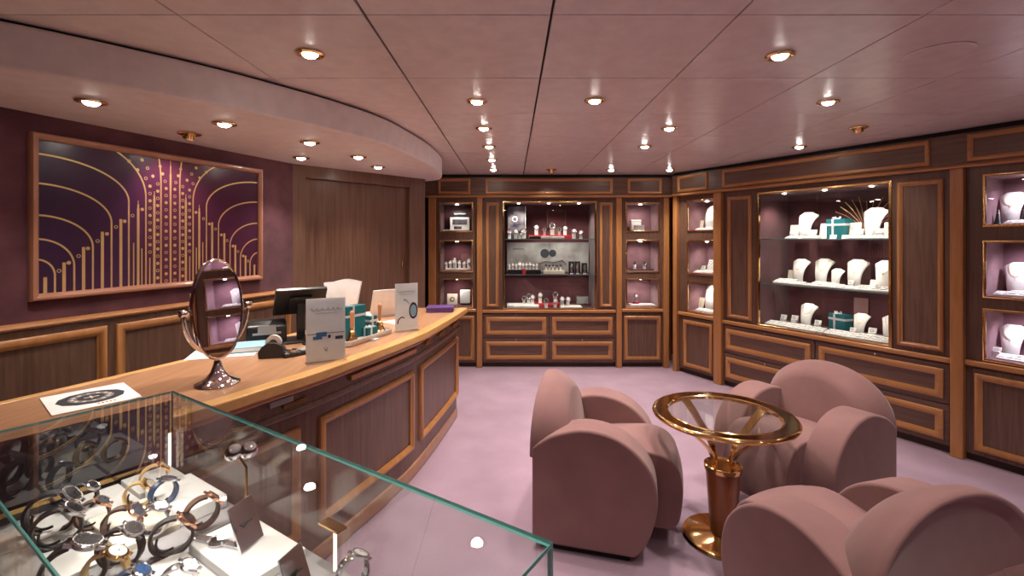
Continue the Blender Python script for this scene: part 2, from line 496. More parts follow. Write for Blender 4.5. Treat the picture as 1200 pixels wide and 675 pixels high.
for (px, py), l in (((107, 118), 'leftmost downlight in the soffit above the mural'), ((263, 144), 'soffit downlight just right of the brass picture spot'),
                    ((363, 166), 'soffit downlight in the middle, nearest the curved edge'), ((353, 184), 'soffit downlight over the corner of the mural wall and wood wall'),
                    ((420, 183), 'soffit downlight over the middle of the wood wall'), ((443, 195), 'soffit downlight at the far rounded end')):
    p = W(px, py, SOF) if False else Vector((F * (SOF - 1.5) / (280 - py) * (px - 600) / F, F * (SOF - 1.5) / (280 - py), SOF))
    place_downlight(p.x, p.y, SOF, l, .55)
# unseen lamps of the same ceiling, outside the view, put in for their light
for x, y, l in ((-.19, .70, 'over the glass case'), (-1.4, .3, 'over the near end of the counter'), (1.07, .70, 'behind the nearest armchair'), (2.32, .70, 'right of the nearest armchair'), (2.9, 2.0, 'near the cabinet at the right edge'),
             (-.19, -1.1, 'straight behind the viewer'), (1.07, -1.1, 'behind the viewer, one column right'), (2.32, -1.1, 'behind the viewer, two columns right'), (3.6, -.2, 'in the far right corner behind the viewer')):
    place_downlight(x, y, 2.25, 'recessed ceiling downlight outside the view, ' + l, .9)

def make_spot(name, x, y, z, label, cat, tgt, energy, col, angle=70):
    t = thing(name, label, cat, (x, y, z))
    mb = MB(); mb.lathe([(.030, -.001), (.055, -.002), (.058, -.006), (.052, -.010), (.032, -.010)], 28)
    obj('trim_ring', mb, 'brass', t, smooth=50)
    d = (Vector(tgt) - Vector((x, y, z))).normalized()
    m = d.to_track_quat('Z', 'Y').to_matrix().to_4x4()
    mb = MB(m); mb.lathe([(0, -.012), (.024, -.012), (.030, .010), (.030, .030), (.026, .030), (.018, .018), (0, .018)], 20)
    obj('swivel_head', mb, 'brass', t, smooth=50)
    if energy: light('SPOT', name + '_beam', Vector((x, y, z)) + d * .045, energy, col, .02, tgt, angle, .8)
    return t
# brass picture spot on the mural
D = .58 * F / 124
mc = LP + LU * sq(.70)
make_spot('picture_spotlight', D * (222 - 600) / F, D, SOF, 'brass swivel spotlight in the soffit aimed at the mural', 'spotlight', (mc.x, mc.y, 1.62), 6, (1.0, .78, .80), 85)
make_spot('swivel_downlight', 2.32, 3.20, 2.25, 'brass swivel downlight in the ceiling facing the right showcase', 'spotlight', (2.9, 3.9, 1.2), 8, WARM)
make_spot('swivel_downlight', .42, 5.12, 2.25, 'small brass swivel downlight in the ceiling before the centre showcase', 'spotlight', (.42, 6.0, 1.2), 4, WARM)
mb = MB(); mb.lathe([(.100, 0), (.116, 0), (.118, -.003), (.112, -.005), (.100, -.004), (0, -.0035), (0, 0)], 40, (1.72, 1.93, 2.2495))
tag(obj('ceiling_speaker', mb, 'ceiling', smooth=50), 'flat round speaker cover set in the ceiling panel at the right', 'speaker')
# ---------------------------------------------------------------- mural
mur = thing('mural_panel', 'large purple mural with gold arches in a copper wood frame', 'mural', (mc.x, mc.y, zq(1.227)), LA)
hw = .6115; zo = 1.227
mz = lambda z: (z - zo) * Q
mb = MB(); mb.frame(-hw * Q, hw * Q, 0, mz(1.968), .034, .034, prof=[(0, 0), (0, .6), (.2, .95), (.5, 1), (.8, .8), (1, .45), (1, 0)])
obj('picture_frame', mb, 'copper_frame', mur, smooth=40)
mb = MB(); mb.box(-hw * Q + .02, hw * Q - .02, -.010, 0, .02, mz(1.968) - .02)
obj('painted_panel', mb, 'mural', mur)
# linework: thin raised gold lines, bars, spears and dots
mb = MB()
X1 = hw - .026; ZB = zo + .024; ZT = 1.968 - .026
Yf = -.0115
def strip(pts, wdt):
    pts = [(x, z) for x, z in pts if abs(x) <= X1 + 1e-6 and z <= ZT + 1e-6]
    if len(pts) < 2: return
    L, Rr = [], []
    for i, (x, z) in enumerate(pts):
        a = pts[max(i - 1, 0)]; b = pts[min(i + 1, len(pts) - 1)]
        dx, dz = b[0] - a[0], b[1] - a[1]; l = math.hypot(dx, dz) or 1
        nx, nz = -dz / l * wdt / 2, dx / l * wdt / 2
        L.append(mb.V(((x + nx) * Q, Yf, mz(z + nz)))); Rr.append(mb.V(((x - nx) * Q, Yf, mz(z - nz))))
    for i in range(len(L) - 1): mb.face([L[i], L[i + 1], Rr[i + 1], Rr[i]])
arches = [(.052, .10, 1.80, .30), (.130, .34, 1.72, .27), (.213, None, 1.69, .185), (.292, None, 1.58, .165), (.372, None, 1.46, .145), (.447, None, 1.375, .125), (.520, None, 1.335, .075)]
for sgn in (-1, 1):
    for off, a, zc, b in arches:
        aa = a if a else (X1 + .004 - off)
        pts = [(sgn * off, ZB), (sgn * off, (ZB + zc) / 2)]
        for k in range(49):
            t = PI / 2 * k / 48
            pts.append((sgn * (off + aa * (1 - math.cos(t))), zc + b * math.sin(t)))
        strip(pts, .0080)
    for off, top in ((.25, 1.60), (.332, 1.535), (.41, 1.462), (.486, 1.392), (.555, 1.33)):
        strip([(sgn * off, ZB), (sgn * off, top)], .0135)
    for off, top in ((.087, 1.755), (.168, 1.70)):
        strip([(sgn * off, ZB), (sgn * off, top - .04)], .0125); strip([(sgn * off, top - .04), (sgn * off, top - .02)], .009); strip([(sgn * off, top - .02), (sgn * off, top)], .004)
    for off, top in ((.110, 1.40), (.150, 1.45), (.190, 1.48)):
        strip([(sgn * off, ZB), (sgn * off, top)], .006)
strip([(0, ZB), (0, 1.86)], .0105); strip([(0, 1.86), (0, 1.905)], .0065); strip([(0, 1.905), (0, 1.935)], .003)
def dot(x, z, r=.0085, ring=False):
    n = 14
    o_ = [mb.V(((x + r * math.cos(2 * PI * k / n)) * Q, Yf, mz(z + r * math.sin(2 * PI * k / n)))) for k in range(n)]
    if ring:
        i_ = [mb.V(((x + r * .62 * math.cos(2 * PI * k / n)) * Q, Yf, mz(z + r * .62 * math.sin(2 * PI * k / n)))) for k in range(n)]
        for k in range(n): mb.face([o_[k], o_[(k + 1) % n], i_[(k + 1) % n], i_[k]])
    else: mb.face(o_)
for sgn in (-1, 1):
    for col, (off, z0, z1, ph) in enumerate(((.024, 1.27, 1.93, 0), (.069, 1.29, 1.92, 1), (.109, 1.43, 1.92, 0))):
        z = z0; k = ph
        while z < z1:
            xx = off + max(0, z - 1.80) * (.35 + col * .35)
            dot(sgn * xx, z, .0088, k % 2 == 0); z += .039; k += 1
    for k, (off, z) in enumerate(((.148, 1.655), (.195, 1.62), (.232, 1.59), (.272, 1.56), (.312, 1.525), (.352, 1.49), (.392, 1.455), (.43, 1.42), (.468, 1.39), (.505, 1.355))):
        dot(sgn * off, z, .0088, k % 2 == 1)
obj('gold_linework', mb, 'gold', mur)

# ---------------------------------------------------------------- display cabinets
def P_back(t, d, z): return (t, BY + d, z)
def empty_at(name, label, cat, t, wall, group=None):
    if wall == 'back': return thing(name, label, cat, (t, BY, 0), 0, group)
    p = RS + RU * t
    return thing(name, label, cat, (p.x, p.y, 0), RA, group)
TIERS = ((.70, 1.03), (1.12, 1.48), (1.59, 1.92))
def wl(wall, t, d, z):
    if wall == 'back': return Vector((t, BY + d, z))
    p = RS + RU * t + RN * d
    return Vector((p.x, p.y, z))

def narrow_cabinet(wall, t0, t1, a, b, label, lining='velvet', power=1.0, col=WARM):
    """t0..t1 outer, a..b the glazed opening; local x measured from t0"""
    T = empty_at('display_cabinet', label, 'display cabinet', t0, wall, 'narrow three-tier display cabinets')
    w_, a, b = t1 - t0, a - t0, b - t0
    dp = .34
    mb = MB()
    mb.box(0, a - .0, 0, dp, .05, 1.985); mb.box(b, w_, 0, dp, .05, 1.985)
    for z0, z1 in ((1.92, 1.985), (1.48, 1.59), (1.03, 1.12), (.05, .70)): mb.box(a, b, 0, dp, z0, z1)
    mb.box(a, b, dp - .01, dp, .7, 1.95)
    obj('carcass', mb, 'walnut', T)
    mb = MB(); mb.box(0, w_, .02, dp, 0, .05); obj('plinth', mb, 'plinth', T)
    mb = MB(); mb.box(0, w_, -.030, .0, .645, .683); obj('ledge', mb, 'cherry_h', T, bevel=.008, seg=3)
    D_ = MB(); D_.box(a - .055 if a > .08 else .012, w_ - .012, -.012, 0, .055, .63)
    dr = obj('door', D_, 'walnut', T, bevel=.003)
    mb = MB(); mb.frame((a - .045) if a > .08 else .03, w_ - .03, .085, .60, .042, .020, y=-.012); obj('door_moulding', mb, 'cherry', dr, smooth=40)
    mb = MB(); mb.tube([(w_ / 2, -.012, .615), (w_ / 2, -.018, .615)], .006, 10); obj('lock', mb, 'steel', dr)
    for k, (z0, z1) in enumerate(TIERS):
        mb = MB()
        mb.box(a, b, dp - .03, dp - .012, z0, z1); mb.box(a, a + .006, .008, dp - .012, z0, z1); mb.box(b - .006, b, .008, dp - .012, z0, z1)
        mb.box(a, b, .008, dp - .012, z0, z0 + .006); mb.box(a, b, .008, dp - .012, z1 - .006, z1)
        cpt = obj('compartment', mb, lining, T)
        mb = MB(); mb.frame(a - .008, b + .008, z0 - .010, z1 + .010, .016, .010, prof=[(0, 0), (0, .8), (.2, 1), (.8, 1), (1, .8), (1, -.4)])
        obj('brass_frame', mb, 'brass', cpt, smooth=35)
        mb = MB(); mb.box(a + .004, b - .004, .001, .006, z0 + .003, z1 - .003); obj('glass_pane', mb, 'glass', cpt)
        cx = (a + b) / 2
        mb = MB(); mb.lathe([(0, 0), (.014, 0), (.018, .004), (.018, .008)], 16, (cx, .10, z1 - .0155)); obj('spot_lamp', mb, 'lamp_small', cpt)
        p = wl(wall, t0 + cx, .10, z1 - .03)
        q = wl(wall, t0 + cx, .20, z0)
        light('SPOT', 'cabinet_beam', p, CASE_W * power, col, .02, q, 150, .9)
    return T

def wide_cabinet(wall, t0, t1, a, b, lp, rp, zdiv, label):
    """wide showcase: t0..t1 outer, a..b glazed opening, lp / rp the raised side panels"""
    T = empty_at('showcase_cabinet', label, 'showcase', t0, wall)
    w_ = t1 - t0; a -= t0; b -= t0; lp = [v - t0 for v in lp]; rp = [v - t0 for v in rp]
    dp = .50
    mb = MB()
    mb.box(0, a, 0, dp, .05, 1.985); mb.box(b, w_, 0, dp, .05, 1.985); mb.box(a, b, 0, dp, .05, .675); mb.box(a, b, 0, dp, 1.935, 1.985)
    obj('carcass', mb, 'walnut', T)
    mb = MB(); mb.box(0, w_, .02, dp, 0, .05); obj('plinth', mb, 'plinth', T)
    mb = MB(); mb.box(0, w_, -.030, 0, .635, .672); obj('ledge', mb, 'cherry_h', T, bevel=.008, seg=3)
    mb = MB()
    mb.box(a, b, dp - .03, dp, .675, 1.935); mb.box(a, a + .006, .012, dp - .03, .675, 1.935); mb.box(b - .006, b, .012, dp - .03, .675, 1.935)
    mb.box(a, b, .012, dp - .03, .675, .681); mb.box(a, b, .012, dp - .03, 1.929, 1.935)
    obj('lining', mb, 'velvet', T)
    mb = MB(); mb.frame(a - .012, b + .012, .668, 1.945, .022, .016, prof=[(0, 0), (0, .8), (.2, 1), (.8, 1), (1, .7), (1, -.6)])
    obj('brass_frame', mb, 'brass', T, smooth=35)
    mid = (a + b) / 2
    for x0, x1, y in ((a + .006, mid + .015, .003), (mid - .015, b - .006, .011)):
        mb = MB(); mb.box(x0, x1, y, y + .005, .680, 1.930); g_ = obj('sliding_pane', mb, 'glass', T)
    mb = MB(); mb.lathe([(0, 0), (.010, 0), (.010, .012), (0, .012)], 14, (mid, -.006, .690), Matrix.Rotation(R(90), 4, 'X')); obj('pane_lock', mb, 'steel', T)
    for z in (1.08, 1.50):
        mb = MB(); mb.box(a + .008, b - .008, .035, dp - .032, z - .008, z); obj('glass_shelf', mb, ['shelfglass'], T)
        mb = MB(); mb.box(a + .008, b - .008, .032, .0352, z - .008, z + .0005); obj('shelf_edge', mb, 'shelf_edge', T)
    for x0, x1 in (lp, rp):
        mb = MB()
        mb.frame(x0, x1, .705, 1.925, .034, .022)
        obj('side_panel_moulding', mb, 'cherry', T, smooth=40)
    for c in range(2):
        x0 = .012 if c == 0 else w_ * .503; x1 = w_ * .497 if c == 0 else w_ - .012
        for z0, z1 in ((.350, .622), (.062, .335)):
            mb = MB(); mb.box(x0, x1, -.012, 0, z0, z1); dr = obj('drawer', mb, 'walnut_h', T, bevel=.003)
            mb = MB(); mb.frame(x0 + .03, x1 - .03, z0 + .03, z1 - .035, .048, .020, y=-.012); obj('drawer_moulding', mb, 'cherry_h', dr, smooth=40)
            mb = MB(); mb.lathe([(0, 0), (.007, 0), (.007, .008), (0, .008)], 12, ((x0 + x1) / 2, -.012, z1 - .015), Matrix.Rotation(R(90), 4, 'X')); obj('lock', mb, 'steel', dr)
    for k in range(3):
        x = a + (b - a) * (k + .5) / 3
        mb = MB(); mb.lathe([(0, 0), (.013, 0), (.017, .004), (.017, .008)], 16, (x, .12, 1.9205)); obj('spot_lamp', mb, 'lamp_small', T)
        light('SPOT', 'showcase_beam', wl(wall, t0 + x, .12, 1.90), BIG_W * 2.0, WARM, .02, wl(wall, t0 + x, .24, 1.0), 130, .9)
    for z in (1.49, 1.07):
        for k in range(2):
            x = a + (b - a) * (k + .5) / 2
            light('SPOT', 'showcase_beam', wl(wall, t0 + x, .06, z - .015), BIG_W * .55, (1, .88, .78), .02, wl(wall, t0 + x, .25, z - .5), 150, .9)
    return T

narrow_cabinet('back', -.89, -.412, -.845, -.465, 'narrow lit cabinet left of the watch showcase, behind the end of the counter')
wide_cabinet('back', -.347, 1.215, -.10, .98, (-.305, -.155), (1.025, 1.175), 2, 'wide glazed showcase of watches in the middle of the back wall, four drawers below')
narrow_cabinet('back', 1.28, 1.765, 1.34, 1.72, 'narrow lit cabinet right of the watch showcase, beside the room corner', 'mauve', .9)
narrow_cabinet('right', .035, .52, .155, .50, 'narrow lit cabinet left of the jewellery showcase, beside the room corner', 'mauve', .9)
wide_cabinet('right', .612, 2.434, .995, 2.07, (.665, .925), (2.115, 2.39), 2, 'wide glazed showcase of white jewellery busts on the right wall, four drawers below')
narrow_cabinet('right', 2.506, 3.10, 2.60, 2.99, 'narrow lit cabinet at the right edge, beyond the thick pilaster', 'mauve', 1.3, (.92, .82, 1.0))

# pilasters
n_tr = [4]
def pilaster(wall, t0, t1):
    mb = MB(); mb.box(t0, t1, -.045, .30, 0, 1.985)
    nm = 'trim_%d' % n_tr[0]; n_tr[0] += 1
    o = struct(obj(nm, mb, 'cherry', bevel=.006, seg=3))
    if wall == 'back': o.location = (0, BY, 0)
    else: o.location = (RS.x, RS.y, 0); o.rotation_euler = (0, 0, RA)
for a, b in ((-.975, -.89), (-.412, -.347), (1.215, 1.28), (1.765, 1.83)): pilaster('back', a, b)
for a, b in ((-.02, .035), (.52, .612), (2.434, 2.506), (3.10, 3.18), (4.3, 4.38)): pilaster('right', a, b)
# plain panelled wall beyond the last cabinet
mb = MB(); mb.box(3.18, 5.2, 0, .3, 0, 1.985)
o = struct(obj('wall_panelled', mb, 'walnut', loc=(RS.x, RS.y, 0), rotz=RA))
mb = MB(); mb.frame(3.26, 4.22, .70, 1.92, .04, .022); mb.frame(3.26, 4.22, .08, .60, .04, .022)
struct(obj('trim_20', mb, 'cherry', loc=(RS.x, RS.y, 0), rotz=RA, smooth=40))

# frieze over the cabinets
def frieze(wall, t0, t1, panels, nm, nm2):
    loc = (0, BY, 0) if wall == 'back' else (RS.x, RS.y, 0); rz = 0 if wall == 'back' else RA
    mb = MB(); mb.box(t0, t1, -.05, .30, 1.985, 2.215)
    o = struct(obj(nm, mb, 'walnut_h', loc=loc, rotz=rz))
    mb = MB()
    for a, b in panels: mb.frame(a, b, 2.02, 2.20, .030, .018, y=-.05)
    obj('frieze_moulding', mb, 'cherry_h', o, smooth=40)
    mb = MB()
    pr = [(0, 1.982), (-.068, 1.982), (-.074, 1.990), (-.068, 2.000), (-.056, 2.006), (-.05, 2.010), (0, 2.010)]
    mb.loft([[(t, d, z) for d, z in pr] for t in (t0, t1)])
    struct(obj(nm2, mb, 'cherry_h', loc=loc, rotz=rz, smooth=40))
    mb = MB(); mb.box(t0, t1, -.015, .30, 2.215, 2.266)
    obj('shadow_gap', mb, 'dark', o)
frieze('back', -1.04, 1.86, ((-.86, -.485), (-.31, 1.17), (1.34, 1.74)), 'frieze_back', 'trim_21')
frieze('right', -.02, 5.2, ((.06, .46), (.64, 2.33), (2.53, 3.16), (3.24, 4.9)), 'frieze_right', 'trim_22')
# ---------------------------------------------------------------- reception counter
CZ = .92
top_pts = [(-2.30, .30), (-1.98, .60), (-1.70, .87), (-1.42, 1.15), (-1.21, 1.40), (-1.05, 1.67), (-.945, 1.89), (-.84, 2.11), (-.735, 2.39), (-.635, 2.67), (-.55, 2.95), (-.485, 3.30), (-.425, 3.70), (-.385, 4.03)]
TC = catmull(top_pts, 8)
def offset_curve(P, d):
    out = []
    for i, p in enumerate(P):
        t = (P[min(i + 1, len(P) - 1)] - P[max(i - 1, 0)]).normalized()
        out.append(p + Vector((-t.y, t.x)) * d)
    return out
BC = offset_curve(TC, .085)      # face of the body
inner = [(-2.62, .5), (-2.20, 1.0), (-1.82, 1.70), (-1.54, 2.39), (-1.28, 3.1), (-1.05, 3.72), (-.90, 4.03)]
IC = catmull(inner, 10)
ct = thing('reception_counter', 'long curved wooden reception counter with moulded front panels, running along the left', 'counter', (0, 0, 0))
def P2(c): return [(p.x, p.y) for p in c]
mb = MB(); mb.prism(P2(TC) + P2(list(reversed(IC))), CZ - .038, CZ, 'z')
obj('countertop', mb, 'counter_wood', ct, bevel=.005)
def ribbon(c0, c1, z0, z1):
    mb = MB(); mb.loft([[(a.x, a.y, z0), (b.x, b.y, z0), (b.x, b.y, z1), (a.x, a.y, z1)] for a, b in zip(c0, c1)]); return mb
obj('front_nosing', ribbon(offset_curve(TC, -.010), offset_curve(TC, .058), CZ - .042, CZ + .0012), 'edge_wood', ct, bevel=.006, seg=3)
obj('back_edge_band', ribbon(offset_curve(IC, -.035), offset_curve(IC, .006), CZ - .040, CZ + .0012), 'edge_wood', ct, bevel=.004)
IC2 = offset_curve(IC, -.03)
yend = 4.0
def clipy(c): return [p for p in c if p.y <= yend] 
body = P2(BC) + P2(list(reversed(IC2)))
mb = MB(); mb.prism(body, .085, CZ - .038, 'z'); obj('body', mb, 'walnut', ct)
mb = MB(); mb.prism(P2(offset_curve(TC, .075)) + P2(list(reversed(IC2))), 0, .085, 'z'); obj('base_moulding', mb, 'beige_wood', ct, bevel=.01, seg=3)
obj('apron_moulding', ribbon(offset_curve(TC, .030), BC, CZ - .075, CZ - .042), 'cherry_h', ct, bevel=.008, seg=3)
obj('apron', ribbon(offset_curve(TC, .055), BC, .775, CZ - .073), 'walnut_h', ct)
obj('apron_bead', ribbon(offset_curve(TC, .045), BC, .745, .777), 'walnut_h', ct, bevel=.010, seg=3)
# cumulative length along the body face
cum = [0]
for p, q in zip(BC, BC[1:]): cum.append(cum[-1] + (q - p).length)
def at(s, d=0.0):
    s = max(0, min(cum[-1] - 1e-6, s))
    for i in range(len(cum) - 1):
        if cum[i + 1] >= s: break
    f = (s - cum[i]) / (cum[i + 1] - cum[i])
    p = BC[i].lerp(BC[i + 1], f)
    j = i + 1
    t0 = (BC[min(i + 1, len(BC) - 1)] - BC[max(i - 1, 0)]).normalized(); t1 = (BC[min(j + 1, len(BC) - 1)] - BC[max(j - 1, 0)]).normalized()
    t = t0.lerp(t1, f).normalized()
    return Vector((p.x + t.y * d, p.y - t.x * d))
def s_at(px):
    best = min(range(1200), key=lambda k: abs(600 + F * at(cum[-1] * k / 1200).x / max(.3, at(cum[-1] * k / 1200).y) - px))
    return cum[-1] * best / 1200
def cmap(s, z, d):
    p = at(s, d); return (p.x, p.y, z)
for i, (a, b) in enumerate(((491, 535), (373, 483), (215, 350))):
    mb = MB(); mb.frame(s_at(a), s_at(b), .185, .675, .040, .024, fmap=cmap, seg=12)
    pm = obj('front_panel', mb, 'cherry', ct, smooth=40)
s3 = s_at(215)
for k in range(2):
    mb = MB(); mb.frame(s3 - .10 - .62 * (k + 1), s3 - .10 - .62 * k, .185, .675, .040, .024, fmap=cmap, seg=12); obj('front_panel', mb, 'cherry', ct, smooth=40)
# rail strips, slots and knobs in the apron
def bar_on(a, b, z0, z1, d0, d1, name, mat):
    mb = MB(); n = 10
    rings = []
    for k in range(n + 1):
        s = a + (b - a) * k / n
        rings.append([cmap(s, z0, d0), cmap(s, z0, d1), cmap(s, z1, d1), cmap(s, z1, d0)])
    mb.loft(rings); return obj(name, mb, mat, ct, bevel=.002)
bar_on(s_at(403), s_at(480), .800, .826, .025, .046, 'rail_strip', 'cherry_h')
bar_on(s_at(308), s_at(335), .815, .840, .025, .046, 'rail_strip', 'grey')
bar_on(s_at(325), s_at(352), .792, .808, .025, .040, 'latch', 'brass_dark')
for a in (489, 506, 522):
    bar_on(s_at(a), s_at(a + 6), .820, .840, .025, .064, 'pull', 'brass')

# ---------------------------------------------------------------- armchairs
def bevel_profile(prof, y0, y1, rnd, seg=5):
    pass
def make_armchair():
    t = thing('armchair', 'x', 'armchair')
    H = .35
    # side profile of an arm (forward x, up z)
    key = [(0, .035), (0, .49), (.06, .535), (.13, .570), (.24, .598), (.35, .590), (.44, .555), (.51, .500), (.56, .430), (.583, .350), (.583, .270), (.565, .180), (.535, .100), (.485, .035)]
    c = catmull([Vector(k).to_3d() for k in key[1:]] if False else [Vector((k[0], k[1])) for k in key[1:]], 4)
    prof = [(0, .035)] + [(p.x, p.y) for p in c]
    for sgn in (-1, 1):
        y0, y1 = (H - .165, H) if sgn > 0 else (-H, -H + .165)
        mb = MB(); mb.prism(prof, y0, y1, 'y')
        arm = obj('arm', mb, 'rose', t, bevel=.042, seg=6)
        # welt along the outer edge of the arm
        yy = (H - .002) * sgn
        ins = [Vector((p[0], yy, p[1])) for p in prof]
        pts = []
        for i, p in enumerate(ins[1:-1]):
            a = ins[i]; b = ins[i + 2]; tn = (b - a).normalized(); nr = Vector((tn.z, 0, -tn.x))
            pts.append(p + nr * .016 - Vector((0, .010 * sgn, 0)))
        mb = MB(); mb.tube(pts, .0030, 6); obj('piping', mb, 'rose_dark', arm, smooth=60)
    # seat cushion block with a rolled front
    sk = [(.10, .10), (.10, .415), (.25, .430), (.42, .452), (.55, .462), (.635, .440), (.685, .385), (.703, .310), (.700, .220), (.685, .140), (.655, .10)]
    c = catmull([Vector(k) for k in sk[1:]], 4)
    prof2 = [(.10, .10)] + [(p.x, p.y) for p in c]
    n = 8; rings = []
    mb = MB()
    for k in range(n + 1):
        f = k / n; y = -H + .16 + (2 * H - .32) * f; cr = 1 - (2 * f - 1) ** 2
        rings.append([(x + (.012 * cr if x > .5 else 0), y, z + (.022 * cr if z > .40 else 0)) for x, z in prof2])
    mb.loft(rings)
    obj('seat', mb, 'rose', t, bevel=.018, seg=4, smooth=60)
    # domed backrest, leaning slightly
    n = 40; dome = []
    for k in range(n + 1):
        a = PI * k / n
        dome.append(((H - .004) * -math.cos(a) * 1.0, .47 + .297 * math.sin(a) ** .92))
    dome = [(-H + .004, .44)] + dome + [(H - .004, .44)]
    def slab(xoff, sc, zc=.47):
        return [(xoff(y, z), y * sc, zc + (z - zc) * (sc if z > zc else 1)) for y, z in dome]
    lean = lambda z: -.0 + .10 * max(0, z - .45)
    rings = []
    for x, sc in ((.012, .86), (-.006, .93), (-.014, .965), (-.010, .99), (.010, 1.0), (.055, .985), (.100, .93), (.145, .86), (.178, .79), (.195, .70)):
        rings.append(slab(lambda y, z, x=x: x + (-.28 * max(0, x - .02) * (z - .45) / .32 if z > .45 else 0) + (.02 * (z - .45) if z > .45 else 0), sc))
    mb = MB(); mb.loft(rings)
    bk = obj('backrest', mb, 'rose', t, smooth=70)
    pts = [Vector((.004 + .06 * max(0, z - .45), y * 1.0, .47 + (z - .47) * 1.0)) for y, z in dome[1:-1]]
    pts = [Vector((p.x - .010, p.y * .985, .47 + (p.z - .47) * .985)) for p in pts]
    mb = MB(); mb.tube(pts, .0032, 6); obj('piping', mb, 'rose_dark', bk, smooth=60)
    # lower rear panel between the arms
    mb = MB(); mb.box(.004, .14, -H + .10, H - .10, .04, .50); obj('rear_panel', mb, 'rose', t, bevel=.02, seg=4)
    mb = MB(); mb.box(.04, .46, -H + .03, H - .03, .0, .06); mb.box(.3, .52, -H + .18, H - .18, .03, .105); obj('base', mb, 'dark', t, bevel=.005)
    return t
ac = make_armchair()
# rear reference point of the seat is the middle of the back edge
a1 = math.atan2(-.266, .964)
def place_chair(o, rx, ry, ang):
    o.location = (rx, ry, 0); o.rotation_euler = (0, 0, ang)
c1 = Vector((.095, 2.314)) + Vector((.266, .964)) * .35
place_chair(ac, c1.x, c1.y, a1)
ac['label'] = 'rose armchair on the left of the brass table, seen from its side'; ac['group'] = 'rose tub armchairs'
dup(ac, (1.902, 2.87, 0), R(208), 'rose armchair behind the brass table, facing the viewer', 'rose tub armchairs')
dup(ac, (1.30, 1.38, 0), R(106), 'rose armchair nearest the viewer, its domed back turned towards us', 'rose tub armchairs')

# ---------------------------------------------------------------- brass side table
TX, TY = 1.06, 2.40
tb = thing('side_table', 'round glass topped brass side table between the three armchairs', 'table', (TX, TY, 0))
mb = MB(); mb.lathe([(.0, 0), (.194, 0), (.196, .006), (.190, .016), (.170, .022), (.06, .030), (.055, .034), (0, .034)], 48); obj('base', mb, 'brass', tb, smooth=40)
mb = MB(); mb.lathe([(.060, .033), (.062, .05), (.072, .20), (.083, .345), (0, .345), (0, .033)], 40); obj('column', mb, 'column_wood', tb, smooth=40)
mb = MB(); mb.lathe([(.083, .342), (.090, .346), (.092, .358), (.090, .368), (.084, .370), (.078, .362), (.03, .358), (.0, .358), (.0, .342)], 40); obj('collar', mb, 'brass', tb, smooth=40)
mb = MB(); mb.lathe([(.272, .6255), (.324, .6255), (.324, .607), (.272, .607), (.272, .6255)], 72); obj('rim_plate', mb, 'brass_dark', tb, smooth=30)
mb = MB(); mb.lathe([(.262, .618), (.262, .624), (.267, .628), (.272, .624), (.272, .608), (.262, .609), (.262, .618)], 72); mb.lathe([(.324, .606), (.324, .627), (.331, .629), (.338, .625), (.342, .617), (.338, .608), (.324, .606)], 72)
bm_ = mb.bm
rg = obj('rim', mb, 'brass', tb, smooth=40)
mb = MB(); mb.lathe([(0, .613), (.263, .613), (.263, .621), (0, .621)], 64); obj('glass_top', mb, 'shelfglass', tb)
for k in range(4):
    a = R(21) + k * PI / 2
    pts = [(0.055, .35), (.058, .395), (.080, .445), (.122, .490), (.175, .535), (.225, .578), (.270, .608)]
    cc = catmull([Vector(p) for p in pts], 5)
    mb = MB(); rings = []
    for i, p in enumerate(cc):
        f = i / (len(cc) - 1); wd = .011 + .014 * f; th = .006
        tn = (cc[min(i + 1, len(cc) - 1)] - cc[max(i - 1, 0)]).normalized(); nr = Vector((-tn.y, tn.x))
        ring = []
        for sy, sn in ((-1, -1), (1, -1), (1, 1), (-1, 1)):
            q = p + nr * (th * sn); x, y = q.x, wd * sy
            ring.append((x * math.cos(a) - y * math.sin(a), x * math.sin(a) + y * math.cos(a), q.y))
        rings.append(ring)
    mb.loft(rings); obj('arm', mb, 'brass', tb, bevel=.002)
# ---------------------------------------------------------------- things on the counter
def squiggle(mb, x0, x1, z, amp, y=0.0, r=.0012, n=60, seed=1, plane='xz'):
    rnd = random.Random(seed); pts = []
    f1, f2 = rnd.uniform(5, 7), rnd.uniform(11, 15)
    for k in range(n + 1):
        f = k / n; a = 2 * PI * f
        x = x0 + (x1 - x0) * f + amp * .55 * math.sin(a * f1 + 1); h = z + amp * (.7 * math.sin(a * f1) + .3 * math.sin(a * f2))
        pts.append((x, y, h))
    mb.tube(pts, r, 4)

# brochure sheet with a watch picture
b0 = W(47, 468.5, CZ); b1 = W(143.7, 449, CZ); b2 = W(166, 465.6, CZ)
u = (b1 - b0); v = (b2 - b1); ul, vl = u.length, v.length
br = thing('brochure', 'white brochure sheet with a large dark watch picture lying on the counter', 'brochure', ((b0 + b2) / 2 + Vector((0, 0, .0015))), math.atan2(v.y, v.x))
mb = MB(); mb.box(-vl / 2, vl / 2, -ul / 2, ul / 2, 0, .003); obj('sheet', mb, 'paper', br)
mb = MB()
ring = [(math.cos(2 * PI * k / 12) * .088, math.sin(2 * PI * k / 12) * .096) for k in range(12)]
mb.prism(ring, .003, .0036, 'z'); obj('printed_watch_case', mb, 'ink', br)
mb = MB(); mb.lathe([(.040, 0), (.064, 0), (.064, .0006), (.040, .0006)], 24, (0, 0, .0037)); obj('printed_bezel', mb, 'inkgrey', br)
mb = MB()
for k in range(12):
    a = 2 * PI * k / 12; mb.box(.052 * math.cos(a) - .005, .052 * math.cos(a) + .005, .052 * math.sin(a) - .005, .052 * math.sin(a) + .005, .0043, .0047)
mb.box(-.018, .018, -.003, .003, .0043, .0049); mb.box(-.003, .003, -.02, .022, .0043, .0049)
obj('printed_markers', mb, 'cream', br)
mb = MB()
